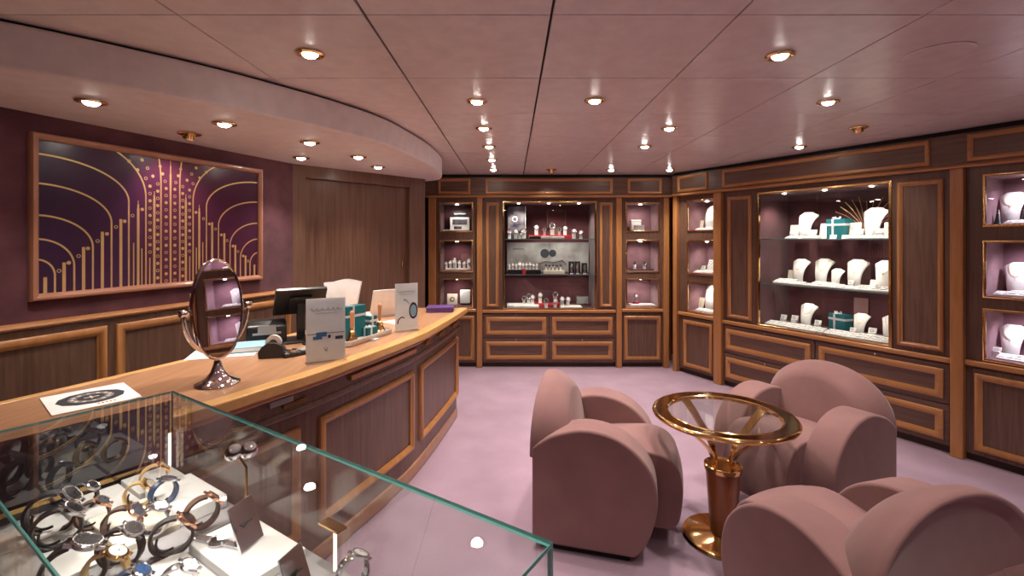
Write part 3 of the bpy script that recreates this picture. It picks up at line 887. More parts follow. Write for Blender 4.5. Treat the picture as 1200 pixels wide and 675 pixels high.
for k in range(5): mb.box(vl * .36, vl * .36 + .012, .00 + k * .011, .006 + k * .011, .003, .0034)
obj('printed_text', mb, 'copper_frame', br)

# oval vanity mirror
mp = W(255, 450, CZ)
vm = thing('vanity_mirror', 'oval chrome vanity mirror on a flared stand on the counter', 'mirror', mp)
mb = MB(); mb.lathe([(0, 0), (.078, 0), (.081, .005), (.078, .011), (.060, .017), (.040, .030), (.025, .052), (.015, .080), (.010, .105), (.012, .112), (.009, .120), (0, .120)], 40)
obj('base', mb, 'chrome', vm, smooth=50)
nang = R(-22.5)                         # heading of the glass normal
ax = Vector((-math.sin(nang), math.cos(nang), 0)); nn = Vector((math.cos(nang), math.sin(nang), 0))
hx, hz = .108, .200; cz = .300
yk = []
for k in range(41):
    a = PI + PI * k / 40
    yk.append(ax * ((hx + .028) * math.cos(a)) + Vector((0, 0, cz + (hz - .012) * math.sin(a) * .93)))
mb = MB(); mb.tube(yk, .0105, 8, flat=.55); obj('yoke', mb, 'chrome', vm, smooth=60)
for sgn in (-1, 1):
    p = ax * (sgn * (hx + .028)); mb = MB(); mb.lathe([(0, -.014), (.012, -.012), (.015, -.005), (.015, .005), (.012, .012), (0, .014)], 16, (p.x, p.y, cz), Matrix.Rotation(math.atan2(ax.y, ax.x), 4, 'Z') @ Matrix.Rotation(R(90), 4, 'Y'))
    obj('pivot_knob', mb, 'chrome', vm, smooth=50)
tilt = Matrix.Translation(Vector((0, 0, cz))) @ Matrix.Rotation(nang, 4, 'Z') @ Matrix.Rotation(R(-3.6), 4, 'Y') @ Matrix.Rotation(R(90), 4, 'Y')
def ell(r, n=48): return [(-hz * 1.0 * math.cos(2 * PI * k / n) * r, hx * math.sin(2 * PI * k / n) * r) for k in range(n)]
mb = MB(tilt); mb.loft([[(x, y, z) for x, y in ell(r)] for r, z in ((.955, -.010), (1.0, -.008), (1.02, 0), (1.0, .009), (.965, .010), (.950, .004))], cap1=False)
obj('mirror_rim', mb, 'chrome', vm, smooth=60)
mb = MB(tilt); mb.loft([[(x, y, z) for x, y in ell(.962)] for z in (.002, .0045)]); obj('mirror_glass', mb, 'mirror', vm)

# papers and notebook beside the mirror
p = W(262, 419, CZ)
for k, (dx, dy, rz, l) in enumerate(((0, 0, .35, 'lowest white paper sheet fanned out under the blue notebook'), (.03, .05, .5, 'upper white paper sheet right under the blue notebook'))):
    mb = MB(); mb.box(-.15, .15, -.105, .105, 0, .0012)
    tag(obj('paper_sheet', mb, 'paper', loc=(p.x - .05 + dx, p.y + .09 + dy, CZ + .001 + k * .0015), rotz=rz), l, 'paper')
nb = thing('notebook', 'pale blue notebook with dark edges lying on papers behind the mirror', 'notebook', (p.x + .01, p.y + .15, CZ + .0042), .42)
mb = MB(); mb.box(-.12, .12, -.085, .085, 0, .004); mb.box(-.12, -.114, -.085, .085, 0, .026); obj('cover', mb, 'teal', nb, bevel=.001)
mb = MB(); mb.box(-.115, .117, -.082, .082, .004, .022); obj('pages', mb, 'paper', nb)
mb = MB(); mb.box(-.12, .12, -.085, .085, .022, .026); obj('front_cover', mb, 'sky', nb, bevel=.001)

# black tape dispenser
p = W(323, 420, CZ)
td = thing('tape_dispenser', 'black desk tape dispenser with a clear roll, on the counter', 'tape dispenser', (p.x, p.y + .03, CZ + .0005), .25)
mb = MB(); mb.prism([(-.085, 0), (.075, 0), (.080, .018), (.055, .026), (.030, .030), (.020, .060), (-.010, .075), (-.045, .075), (-.072, .055), (-.088, .030)], -.030, .030, 'y'); obj('body', mb, 'black', td, bevel=.004, seg=3)
mb = MB(); mb.lathe([(.018, -.012), (.036, -.012), (.036, .012), (.018, .012), (.018, -.012)], 28, (-.022, 0, .072), Matrix.Rotation(R(90), 4, 'X')); obj('tape_roll', mb, 'greytray', td, smooth=40)
mb = MB(); mb.box(.060, .082, -.022, .022, .022, .034); obj('cutter', mb, 'steel', td)
# roll printer behind
p = W(305, 410, CZ)
pr = thing('receipt_printer', 'black rounded receipt printer behind the tape dispenser', 'printer', (p.x - .07, p.y + .20, CZ + .0005), .5)
mb = MB(); mb.prism([(-.09, 0), (.09, 0), (.09, .06), (.075, .105), (.04, .125), (-.04, .125), (-.08, .10), (-.09, .06)], -.10, .10, 'x'); obj('body', mb, 'black', pr, bevel=.012, seg=4)
mb = MB(); mb.box(-.07, .07, -.098, -.088, .055, .066); obj('paper_slot', mb, 'grey', pr)
mb = MB(); mb.box(-.045, .045, -.093, -.090, .066, .105); obj('front_plate', mb, 'grey', pr)
# card reader and stapler beside
p = W(345, 417, CZ)
cr = thing('card_reader', 'small black card reader with keys between tape dispenser and sign', 'card reader', (p.x, p.y + .02, CZ + .0005), .9)
mb = MB(); mb.box(-.075, .075, -.036, .036, 0, .022); obj('body', mb, 'black', cr, bevel=.006, seg=3)
mb = MB(); mb.box(.015, .065, -.027, .027, .0215, .0235); obj('display', mb, 'grey', cr)
mb = MB()
for i in range(4):
    for j in range(3): mb.box(-.062 + i * .017, -.050 + i * .017, -.025 + j * .019, -.012 + j * .019, .0215, .0245)
obj('keys', mb, 'inkgrey', cr)
p = W(352, 405, CZ)
st = thing('stapler', 'black stapler lying behind the card reader', 'stapler', (p.x + .06, p.y + .06, CZ + .0005), .7)
mb = MB(); mb.box(-.07, .07, -.018, .018, 0, .010); obj('base', mb, 'black', st, bevel=.003)
mb = MB(); mb.prism([(-.07, .012), (.07, .020), (.072, .035), (.02, .045), (-.06, .040)], -.014, .014, 'y'); obj('top_arm', mb, 'black', st, bevel=.004, seg=3)

# point of sale screens
def screen(loc, rz, w_, h_, tl, lab, mat, stand_h, grey=False):
    t = thing('monitor', lab, 'monitor', loc, rz)
    m = Matrix.Translation(Vector((0, 0, stand_h))) @ Matrix.Rotation(R(tl), 4, 'X')
    mb = MB(m); mb.box(-w_ / 2, w_ / 2, -.012, .012, -h_ / 2, h_ / 2); obj('back_cover', mb, mat, t, bevel=.005, seg=3)
    mb = MB(m); mb.box(-w_ / 2 + .012, w_ / 2 - .012, .0118, .0135, -h_ / 2 + .012, h_ / 2 - .012); obj('screen', mb, 'grey', t)
    mb = MB(m); mb.box(-w_ * .22, w_ * .22, -.030, -.012, -h_ * .25, h_ * .25); obj('housing', mb, mat, t, bevel=.004)
    mb = MB(); mb.box(-.022, .022, -.028, -.006, .012, stand_h); obj('stand', mb, mat, t, bevel=.004)
    mb = MB(); mb.box(-.10, .10, -.09, .09, 0, .012); obj('foot', mb, mat, t, bevel=.004)
    return t
p = W(361, 408, CZ)
screen((p.x - .13, p.y + .20, CZ + .0005), R(34), .27, .19, 38, 'black tilted cash desk monitor seen from behind on the counter', 'black', .225)
# white laptop, lid seen from behind
p = W(448, 372, CZ)
lt = thing('laptop', 'white laptop with its lid open, seen from behind at the far side of the counter', 'laptop', (p.x + .03, p.y + .08, CZ + .0005), R(42))
mb = MB(); mb.box(-.16, .16, -.01, .21, 0, .014); obj('keyboard_deck', mb, 'greytray', lt, bevel=.003)
m = Matrix.Translation(Vector((0, 0, .012))) @ Matrix.Rotation(R(18), 4, 'X')
mb = MB(m); mb.box(-.16, .16, -.008, 0, 0, .205); obj('lid', mb, 'white', lt, bevel=.003)
mb = MB(m); mb.box(-.15, .15, 0, .001, .01, .195); obj('screen', mb, 'grey', lt)
# white paper shopping bag
p = W(396, 378, CZ)
bag = thing('paper_bag', 'white paper bag standing open on the counter behind the sign', 'bag', (p.x - .02, p.y + .16, CZ + .0005), R(10))
mb = MB()
n = 24; rings = []
for z, wx, wy in ((0, .085, .05), (.10, .095, .048), (.20, .115, .040), (.275, .128, .030)):
    ring = []
    for k in range(n):
        a = 2 * PI * k / n; c_, s_ = math.cos(a), math.sin(a)
        q = 1 / max(abs(c_), abs(s_)); x, y = c_ * q, s_ * q
        ring.append((x * wx, y * wy, z + (.012 * math.sin(x * 3 + 1) if z > .25 else 0)))
    rings.append(ring)
mb.loft(rings, cap1=False); bo = obj('bag_body', mb, 'paper', bag, solid=.002)
mb = MB(); mb.box(-.07, .07, -.030, .030, .0015, .003); obj('bottom_insert', mb, 'cream', bag)

# standing acrylic signs
def sign(p, rz, w_, h_, lab, seed, kind):
    t = thing('counter_sign', lab, 'sign', p, rz)
    mb = MB(); mb.box(-w_ / 2, w_ / 2, -.0005, .0035, .006, h_); obj('card', mb, 'paper', t)
    mb = MB(); mb.box(-w_ / 2 - .002, w_ / 2 + .002, -.0045, -.0015, .0, h_ + .002); mb.box(-w_ / 2 - .002, w_ / 2 + .002, -.03, .03, 0, .003); obj('acrylic_holder', mb, 'acrylic', t)
    mb = MB(); squiggle(mb, -w_ * .40, w_ * .40, h_ * .83, h_ * .028, -.001, .0009, 110, seed); squiggle(mb, -w_ * .28, w_ * .30, h_ * .77, h_ * .012, -.001, .0005, 80, seed + 3); obj('script_heading', mb, 'inkgrey', t)
    if kind == 'watch':
        mb = MB(); mb.lathe([(.030, -.001), (.042, -.001), (.042, .0005), (.030, .0005)], 28, (w_ * .30, -.0012, h_ * .42), Matrix.Rotation(R(90), 4, 'X') @ Matrix.Diagonal((.7, 1.25, 1, 1)))
        for s_ in (0, 1): pass
        pts = [(-.06, -.001, .05), (-.055, -.001, .075), (-.035, -.001, .09), (-.015, -.001, .085)]
        mb.tube([Vector(q) for q in pts], .004, 4, flat=.3); pts = [(-.02, -.001, .20), (.0, -.001, .195), (.015, -.001, .17)]; mb.tube(pts, .003, 4, flat=.3)
        obj('printed_watch', mb, 'ink', t)
        mb = MB(); mb.lathe([(0, -.001), (.028, -.001), (.028, .0003), (0, .0003)], 24, (w_ * .30, -.0012, h_ * .42), Matrix.Rotation(R(90), 4, 'X') @ Matrix.Diagonal((.7, 1.25, 1, 1))); obj('printed_dial', mb, 'sky', t)
    else:
        mb = MB(); mb.box(-w_ * .25, w_ * .02, -.0015, 0, h_ * .40, h_ * .47); mb.box(-w_ * .33, -w_ * .10, -.0015, 0, h_ * .36, h_ * .41); obj('printed_blue_bands', mb, 'blue', t)
        mb = MB(); mb.box(-w_ * .48, w_ * .48, -.0012, 0, h_ * .445, h_ * .452); mb.box(w_ * .05, w_ * .12, -.0015, 0, h_ * .37, h_ * .42)
        mb.box(w_ * .24, w_ * .44, -.0015, 0, h_ * .34, h_ * .39); mb.tube([(0, -.001, .050), (.006, -.001, .062), (0, -.001, .074), (-.006, -.001, .062), (0, -.001, .050)], .0012, 4); obj('printed_details', mb, 'ink', t)
    return t
p = W(382, 424, CZ); sign((p.x, p.y, CZ + .0005), R(32), .175, .300, 'tall white acrylic sign with blue print on the counter, beside the tape dispenser', 11, 'blue')
p = W(476.5, 388, CZ); sign((p.x, p.y, CZ + .0005), R(36), .150, .300, 'tall white acrylic sign with a watch picture near the far end of the counter', 23, 'watch')

# tray with gift boxes and bells
q0 = W(405, 408, CZ); q1 = W(456, 391, CZ)
ta = math.atan2(q1.y - q0.y, q1.x - q0.x); tc_ = (q0 + q1) / 2 + Vector((-.045, .03, 0))
tl_ = (q1 - q0).length
tray = thing('tray', 'pale grey rounded tray holding bells and teal gift boxes', 'tray', (tc_.x, tc_.y, CZ + .0005), ta)
def rrect(w_, h_, r, n=6):
    out = []
    for cx, cy, a0 in ((w_ / 2 - r, h_ / 2 - r, 0), (-w_ / 2 + r, h_ / 2 - r, 90), (-w_ / 2 + r, -h_ / 2 + r, 180), (w_ / 2 - r, -h_ / 2 + r, 270)):
        for k in range(n + 1):
            a = R(a0 + 90 * k / n); out.append((cx + r * math.cos(a), cy + r * math.sin(a)))
    return out
TW = tl_ + .02
mb = MB(); mb.loft([[(x, y, z) for x, y in rrect(TW - i, .14 - i, .03)] for z, i in ((0, .012), (.006, .002), (.030, 0), (.032, .004), (.020, .008), (.020, .010))]); obj('tray_body', mb, 'greytray', tray, smooth=40)
mb = MB(); mb.box(-.02, .03, -.095, -.068, 0, .008); obj('label_holder', mb, 'silver_ribbon', tray)
def on_tray(x, y): return Vector((tc_.x + x * math.cos(ta) - y * math.sin(ta), tc_.y + x * math.sin(ta) + y * math.cos(ta), CZ + .0208))
def make_bell(lab, loc, s=1.0):
    t = thing('hand_bell', lab, 'bell', loc); t.scale = (s, s, s)
    mb = MB(); mb.lathe([(.0, .004), (.034, 0), (.036, .003), (.030, .012), (.022, .030), (.018, .050), (.012, .058), (.007, .062), (.007, .072), (0, .072)], 28); obj('bell_cup', mb, 'brass', t, smooth=50)
    mb = MB(); mb.lathe([(0, .070), (.009, .070), (.0115, .085), (.0095, .110), (.0125, .150), (.012, .160), (.006, .166), (0, .167)], 20); obj('handle', mb, 'bellwood', t, smooth=50)
    return t
make_bell('brass hand bell with a wooden handle at the near end of the tray', on_tray(-TW * .33, -.035))
make_bell('brass hand bell with a wooden handle at the far end of the tray', on_tray(TW * .36, -.01))
def make_gift(lab, loc, rz, w_, d_, h_, bow=True, group=None, cat='gift box'):
    t = thing('gift_box', lab, cat, loc, rz, group)
    mb = MB(); mb.box(-w_ / 2, w_ / 2, -d_ / 2, d_ / 2, 0, h_ * .72); obj('box_base', mb, 'teal', t, bevel=.001)
    mb = MB(); mb.box(-w_ / 2 - .0015, w_ / 2 + .0015, -d_ / 2 - .0015, d_ / 2 + .0015, h_ * .70, h_); obj('lid', mb, 'teal', t, bevel=.001)
    mb = MB(); r_ = min(w_, d_) * .07 + .003; e = .0028
    rx = -w_ * .15
    mb.box(rx - r_, rx + r_, -d_ / 2 - e, d_ / 2 + e, 0, h_ + e * .6)
    if h_ > w_ * .9: mb.box(-w_ / 2 - e, w_ / 2 + e, -d_ / 2 - e * 1.1, d_ / 2 + e * 1.1, h_ * .66, h_ * .66 + r_ * 2)
    else: mb.box(-w_ / 2 - e, w_ / 2 + e, -r_, r_, 0, h_ + e * .7)
    rb = obj('ribbon', mb, 'silver_ribbon', t)
    if bow:
        mb = MB(); s = max(.012, min(w_, d_) * .30)
        for sx in (-1, 1):
            mb.tube([(rx, 0, h_ + e), (rx + sx * s * .7, .2 * s, h_ + s * .75), (rx + sx * s * 1.2, 0, h_ + s * .55), (rx + sx * s * .8, -.2 * s, h_ + s * .1), (rx, 0, h_ + e)], s * .22, 6, flat=.35)
        mb.lathe([(0, 0), (s * .2, s * .1), (s * .2, s * .3), (0, s * .4)], 10, (rx, 0, h_)); obj('bow', mb, 'silver_ribbon', t, smooth=60)
    return t
make_gift('large teal gift box with silver ribbon standing on the tray', on_tray(-TW * .12, .030), ta - .15, .140, .055, .180, False)
make_gift('small flat teal gift box with a silver bow in front on the tray', on_tray(.025, -.030), ta - .2, .075, .050, .048)
make_gift('narrow upright teal gift box with a silver bow on the tray', on_tray(TW * .235, .020), ta - .15, .055, .050, .100)
# papers by the laptop
p = W(458, 378, CZ)
mb = MB(); mb.box(-.10, .10, -.07, .07, 0, .0015); tag(obj('paper_sheet', mb, 'paper', loc=(p.x + .05, p.y + .05, CZ + .001), rotz=.9), 'white paper sheet lying between the laptop and the watch sign', 'paper')
p = W(514, 366.5, CZ)
bk = thing('presentation_case', 'flat purple case lying at the far end of the counter', 'case', (p.x + .005, p.y + .07, CZ + .0005), .05)
mb = MB(); mb.box(-.105, .105, -.07, .07, 0, .022); obj('case_base', mb, 'purple', bk, bevel=.003)
mb = MB(); mb.box(-.107, .107, -.072, .072, .023, .042); obj('lid', mb, 'purple', bk, bevel=.003)

# ---------------------------------------------------------------- glass display case in the foreground
GA = Vector((-1.004, 1.416, 0)); GB = Vector((.061, .710, 0)); gu = (GB - GA).normalized(); GL = (GB - GA).length
gang = math.atan2(gu.y, gu.x); GW = .43; GT = 1.05; GD = .83   # local: x along, -y towards the viewer
gc = thing('glass_case', 'long glass topped watch display case in the left foreground', 'display case', (GA.x, GA.y, 0), gang)
def G(x, y, z): # local to world
    gn = Vector((-gu.y, gu.x, 0)); p = GA + gu * x + gn * y; return Vector((p.x, p.y, z))
mb = MB()
def pane(mb, x0, x1, y0, y1, z0, z1, thin):
    i0 = len(mb.bm.faces)
    mb.box(x0, x1, y0, y1, z0, z1); mb.bm.faces.ensure_lookup_table()
    for f in mb.bm.faces[i0:]:
        f.normal_update()
        f.material_index = 0 if abs(f.normal[thin]) > .9 else 1
mb = MB(); pane(mb, 0, GL, -GW, 0, GT - .006, GT, 2); obj('glass_top', mb, ['glass', 'teal_edge'], gc)
for nm, a in (('back_pane', (.0, GL, -.006, 0, GD - .03, GT - .0062, 1)), ('front_pane', (0, GL, -GW, -GW + .006, GD - .03, GT - .0062, 1)),
              ('end_pane', (GL - .006, GL, -GW + .0062, -.0062, GD - .03, GT - .0062, 0))):
    mb = MB(); pane(mb, *a); obj(nm, mb, ['glass', 'teal_edge'], gc)
mb = MB(); mb.box(0, .008, -GW + .0062, -.0062, GD - .03, GT - .026); obj('mirrored_end_panel', mb, 'smoked', gc)
mb = MB(); mb.box(.008, GL - .20, -GW + .008, -.008, GD - .012, GD - .002); obj('deck', mb, 'grey', gc)
mb = MB(); mb.box(-.004, GL + .004, -GW - .004, .004, .08, GD - .03); obj('cabinet_body', mb, 'walnut', gc, bevel=.004)
mb = MB(); mb.box(GL - .19, GL - .010, -GW + .01, -.01, GD - .03, GD - .012); obj('end_deck', mb, 'mauve', gc)
mb = MB(); mb.box(.02, GL - .02, -GW + .02, -.02, 0, .08); obj('plinth', mb, 'plinth', gc)
for k, x in enumerate((.018, .785)):
    mb = MB(); mb.tube([(x, -.016, GD - .002), (x, -.016, GD + (.115 if k == 0 else .09))], .0036, 10); lp_ = obj('light_post', mb, 'post_glow', gc)
    mb = MB(); mb.box(x - .030, x + .030, -.034, -.010, GD + (.115 if k == 0 else .09), GD + (.119 if k == 0 else .094)); obj('post_cap', mb, 'brass_dark', lp_)
mb = MB(); mb.box(.012, .02, -GW + .02, -.03, GD + .02, GD + .032); obj('brass_rail', mb, 'brass_dark', gc)
for x, e in ((.12, .9), (.42, 1.2), (.72, .8), (1.0, .3)):
    light('SPOT', 'case_beam', G(x, -.20 if x < 1 else -.1, GT - .012), e * 2.0, (1, .95, .90), .02, G(x, -.21, GD), 150, .9)

# presentation blocks on the case deck
def block(x0, x1, y0, y1, z0, z1, mat, lab, slope=0.0):
    c = G((x0 + x1) / 2, (y0 + y1) / 2, z0)
    t = thing('presentation_tray', lab, 'tray', c, gang, 'presentation trays in the glass case')
    hx_, hy_ = (x1 - x0) / 2, (y1 - y0) / 2; h = z1 - z0
    mb = MB(); mb.loft([[(-hx_, -hy_, 0), (hx_, -hy_, 0), (hx_, hy_, 0), (-hx_, hy_, 0)], [(-hx_, -hy_, h - slope), (hx_, -hy_, h - slope), (hx_, hy_, h), (-hx_, hy_, h)]]); obj('tray_block', mb, mat, t, bevel=.002)
    return t
dz = GD - .0015
block(.03, .155, -.135, -.025, dz, dz + .022, 'greytray', 'grey tray at the far left corner of the glass case')
block(.16, .36, -.125, -.020, dz, dz + .030, 'white', 'brightly lit white tray at the back of the glass case, beside the light post')
block(.03, .175, -.26, -.140, dz, dz + .016, 'greytray', 'grey tray under the row of black strapped watches')
block(.18, .375, -.245, -.130, dz, dz + .018, 'cream', 'cream tray in the middle of the glass case under three watches')
block(.05, .175, -.40, -.265, dz, dz + .010, 'greytray', 'low grey tray nearest the front glass at the left')
block(.18, .375, -.40, -.250, dz, dz + .010, 'greytray', 'low grey tray nearest the front glass in the middle')
block(.385, .45, -.31, -.03, dz, dz + .010, 'grey', 'narrow dark tray right of the white tray in the glass case')
block(.475, .70, -.155, -.025, dz, dz + .020, 'white', 'white tray under the folded mirror card in the glass case')
block(.475, .70, -.31, -.165, dz, dz + .012, 'greytray', 'grey tray in front of the right white tray')

# watches on open collars
def make_case_watch(r, strap, metal, dial, diamonds=False):
    t = thing('wrist_watch', 'x', 'watch')
    m = Matrix.Identity(4)
    pts = [Vector((0, 0, 0))]
    # strap loop in the local x-z plane, standing on its lowest point
    mb = MB(); n = 40; rings = []
    w_ = .0088
    for k in range(n + 1):
        a = R(118) + R(304) * k / n
        c_, s_ = math.cos(a), math.sin(a); wd = w_ * (.8 + .2 * abs(math.sin((a - R(90)) / 2)))
        rings.append([((r + d) * c_, y, r + (r + d) * s_) for d, y in ((-.0022, -wd), (.0022, -wd), (.0032, 0), (.0022, wd), (-.0022, wd))])
    mb.loft(rings); st_ = obj('strap', mb, strap, t, smooth=40)
    T_ = Matrix.Translation(Vector((0, 0, 2 * r + .002))) @ Matrix.Scale(.84, 4)
    mb = MB(T_); mb.lathe([(0, -.004), (.0175, -.004), (.0195, -.001), (.0195, .003), (.0165, .0055), (.0155, .0045), (0, .0045)], 28)
    for sx in (-1, 1):
        for sy in (-1, 1): mb.box(sx * .019 - .006, sx * .019 + .006, sy * .010 - .0018, sy * .010 + .0018, -.004, .001)
    wc = obj('watch_case', mb, metal, t, smooth=35)
    mb = MB(T_); mb.lathe([(0, .0046), (.0150, .0046), (.0150, .0050), (0, .0050)], 24); dl_ = obj('dial', mb, dial, t)
    mb = MB(T_); mb.box(-.0006, .0006, -.001, .011, .0050, .0056); mb.box(-.001, .008, -.0006, .0006, .0050, .0056)
    for k in range(12):
        a = 2 * PI * k / 12; mb.box(.0125 * math.cos(a) - .0007, .0125 * math.cos(a) + .0007, .0125 * math.sin(a) - .0007, .0125 * math.sin(a) + .0007, .005, .0054)
    obj('hands', mb, 'chrome', dl_)
    mb = MB(T_); mb.lathe([(0, -.0025), (.0028, -.0025), (.0028, .0025), (0, .0025)], 10, (0, .022, .0), Matrix.Rotation(R(90), 4, 'X')); obj('crown', mb, metal, wc)
    if diamonds:
        mb = MB(T_)
        for k in range(24):
            a = 2 * PI * k / 24; mb.lathe([(0, 0), (.0016, 0), (.001, .0014), (0, .0016)], 6, (.0180 * math.cos(a), .0180 * math.sin(a), .0045))
        obj('gem_bezel', mb, 'diamond', wc)
    # clip stand
    mb = MB(); mb.tube([(r * .60 * math.cos(R(a)), 0, r + r * .86 * math.sin(R(a))) for a in range(-150, -20, 12)], .0022, 6); mb.box(-.010, .010, -.006, .006, 0, .0025)
    obj('collar_clip', mb, 'black', t)
    return t
kinds = {
 'black_steel': make_case_watch(.031, 'blackleather', 'steel', 'black', True),
 'black_rose': make_case_watch(.031, 'blackleather', 'rosegold', 'black'),
 'brown_rose': make_case_watch(.029, 'brownleather', 'rosegold', 'ink', True),
 'steel': make_case_watch(.027, 'steel', 'steel', 'white', True),
 'navy': make_case_watch(.026, 'blueleather', 'steel', 'bluedial'),
 'gold': make_case_watch(.029, 'gold', 'brass', 'cream'),
}
used_k = set()
def put_watch(kind, px, py, z, ang, lab, s=1.0, tilt=0):
    """px, py: the pixel of the loop's lowest point, z: the tray surface it stands on"""
    p = W(px, py, z)
    src = kinds[kind]
    if kind in used_k: o = dup(src, p, R(ang), lab)
    else: o = src; used_k.add(kind); o.location = p; o['label'] = lab
    o.rotation_euler = (0, R(tilt * 1.35 + 8), R(ang)); o.scale = (s * 1.08,) * 3
    o['group'] = 'watches in the glass case'
zt = GD + .002
for a in (
 ('black_steel', 38, 622, zt + .014, 25, 'big black strapped watch at the far left of the glass case, larger than its neighbours', 1.35, 28),
 ('black_steel', 48, 642, zt + .014, 35, 'diamond set watch on black leather in front of the leftmost black watch', 1.2, 22),
 ('black_steel', 84, 595, zt + .014, 20, 'small steel watch on a thin black strap behind the second row', .9, 25),
 ('brown_rose', 97, 618, zt + .014, 30, 'rose gold watch on brown leather behind the third black watch', .95, 20),
 ('brown_rose', 127, 628, zt + .016, 15, 'rose gold watch on dark brown leather in the middle of the glass case', 1.1, 30),
 ('black_steel', 128, 662, zt + .008, 10, 'steel watch on black leather closest to the middle front', 1.15, 18),
 ('gold', 150, 590, zt + .022, 20, 'gold banded watch at the back, glinting brightly', .9, 30),
 ('gold', 168, 570, zt + .028, 40, 'slim gold watch standing nearest the light post', .9, 30),
 ('navy', 186, 592, zt + .028, 60, 'navy strapped steel watch on the bright white tray', 1.0, 10),
 ('brown_rose', 222, 618, zt + .028, 48, 'rose gold watch on brown leather at the right end of the white tray', 1.05, 28),
 ('steel', 172, 626, zt + .016, 25, 'steel bracelet watch behind the black and rose gold one', 1.0, 12),
 ('black_rose', 184, 648, zt + .016, 30, 'rose gold watch on black leather, front and centre', 1.1, 26),
 ('gold', 112, 690, zt + .008, 15, 'gold and diamond watch at the bottom edge of the photo', 1.1, 15),
 ('black_steel', 72, 700, zt + .008, 30, 'large dark watch loop at the bottom edge left of the gold one', 1.4, 10),
 ('navy', 140, 705, zt + .008, 20, 'blue dial watch at the bottom edge beside the gold one', 1.0, 20),
 ('steel', 196, 700, zt + .008, 20, 'steel and gold watch at the bottom edge right of the blue one', 1.0, 20),
 ('steel', 405, 690, GD + .001, 40, 'white and steel watch beside the right light post', 1.0, 15)):
    put_watch(*a)
# bracelet watches lying on the right trays
def lying_watch(x, y, z, rz, strap, lab):
    t = thing('wrist_watch', lab, 'watch', G(x, y, z), gang + rz, 'watches in the glass case')
    mb = MB(); n = 9
    for sgn in (-1, 1):
        for k in range(n): mb.box(sgn * (.020 + k * .0065) - .003, sgn * (.020 + k * .0065) + .003, -.009 + k * .0002, .009 - k * .0002, 0, .004)
    obj('bracelet', mb, strap, t, bevel=.001)
    mb = MB(); mb.lathe([(0, 0), (.018, 0), (.0195, .004), (.0175, .009), (.016, .008), (0, .008)], 24); obj('watch_case', mb, 'steel', t, smooth=35)
    mb = MB(); mb.lathe([(0, .0082), (.015, .0082), (.015, .0086), (0, .0086)], 20); obj('dial', mb, 'black', t)
lying_watch(.56, -.24, GD + .012, .5, 'blackleather', 'dark watch lying flat on the grey tray at the bottom of the photo')
lying_watch(.53, -.12, GD + .020, .3, 'steel', 'steel watch lying on the white tray by the mirror card')
# mirror cards with black fold-out legs
def mirror_card(x, y, z, rz, s, lab):
    t = thing('mirror_card', lab, 'mirror', G(x, y, z), gang + rz, 'standing mirror cards')
    m = Matrix.Rotation(R(-20), 4, 'X')
    mb = MB(m); mb.box(-.030 * s, .030 * s, -.002, .002, 0, .085 * s); obj('card', mb, 'steel', t, bevel=.001)
    mb = MB(Matrix.Translation(Vector((0, .035 * s, 0))) @ Matrix.Rotation(R(32), 4, 'X')); mb.box(-.008 * s, .008 * s, -.0015, .0015, 0, .055 * s); obj('prop_leg', mb, 'black', t)
mirror_card(.600, -.085, GD + .021, R(112), 1.1, 'tilted mirror card with a black prop leg on the white tray in the glass case')
mirror_card(.795, -.095, GD - .001, R(108), 1.0, 'second tilted mirror card further right in the glass case')
# bent brass stand with two round chrome heads
hs = thing('spot_stand', 'bent brass stand with two round chrome spot heads at the back of the glass case', 'lamp stand', G(.457, -.024, GD - .0018))
mb = MB(); mb.tube([(0, 0, 0), (0, 0, .125), (-.016, .0, .150), (-.030, .004, .158)], .0035, 8); obj('post', mb, 'brass_dark', hs, smooth=50)
for dx, dz_ in ((-.030, .160), (.006, .166)):
    mb = MB(); mb.lathe([(0, -.016), (.012, -.014), (.020, -.004), (.020, .006), (.013, .014), (0, .016)], 20, (dx, .002, dz_), Matrix.Rotation(R(60), 4, 'X')); obj('spot_head', mb, 'chrome', hs, smooth=60)
mb = MB(); mb.tube([(0, 0, .140), (.004, .002, .160)], .003, 8); obj('arm', mb, 'brass_dark', hs)
# ---------------------------------------------------------------- things inside the lit cabinets
def t_of(wall, px, d):
    k = (px - 600) / F
    if wall == 'back': return k * (BY + d)
    return (k * (5.45 + .4848 * d) - 1.88 - .8746 * d) / (.4848 + .8746 * k)
def at_wall(wall, px, d, z):
    return wl(wall, t_of(wall, px, d), d, z)
WROT = {'back': 0.0, 'right': RA}

def make_watch_stand(metal, strap, dial, base='white'):
    t = thing('display_watch', 'x', 'watch')
    mb = MB(); mb.prism([(-.020, 0), (.020, 0), (.012, .012), (.006, .060), (-.002, .085), (-.010, .060), (-.016, .012)], -.014, .014, 'x'); obj('stand', mb, base, t, bevel=.002)
    mb = MB(); mb.tube([Vector((0, .004 + .020 * math.cos(a), .060 + .030 * math.sin(a))) for a in [2 * PI * k / 20 for k in range(20)]], .010, 6, closed=True, flat=.22); obj('strap', mb, strap, t, smooth=60)
    mb = MB(); mb.lathe([(0, 0), (.020, 0), (.024, .004), (.021, .011), (.016, .009), (0, .009)], 20, (0, -.014, .066), Matrix.Rotation(R(78), 4, 'X')); obj('watch_case', mb, metal, t, smooth=40)
    mb = MB(); mb.lathe([(0, .0092), (.0150, .0092), (.0150, .0100), (0, .0100)], 16, (0, -.014, .066), Matrix.Rotation(R(78), 4, 'X')); obj('dial', mb, dial, t)
    return t
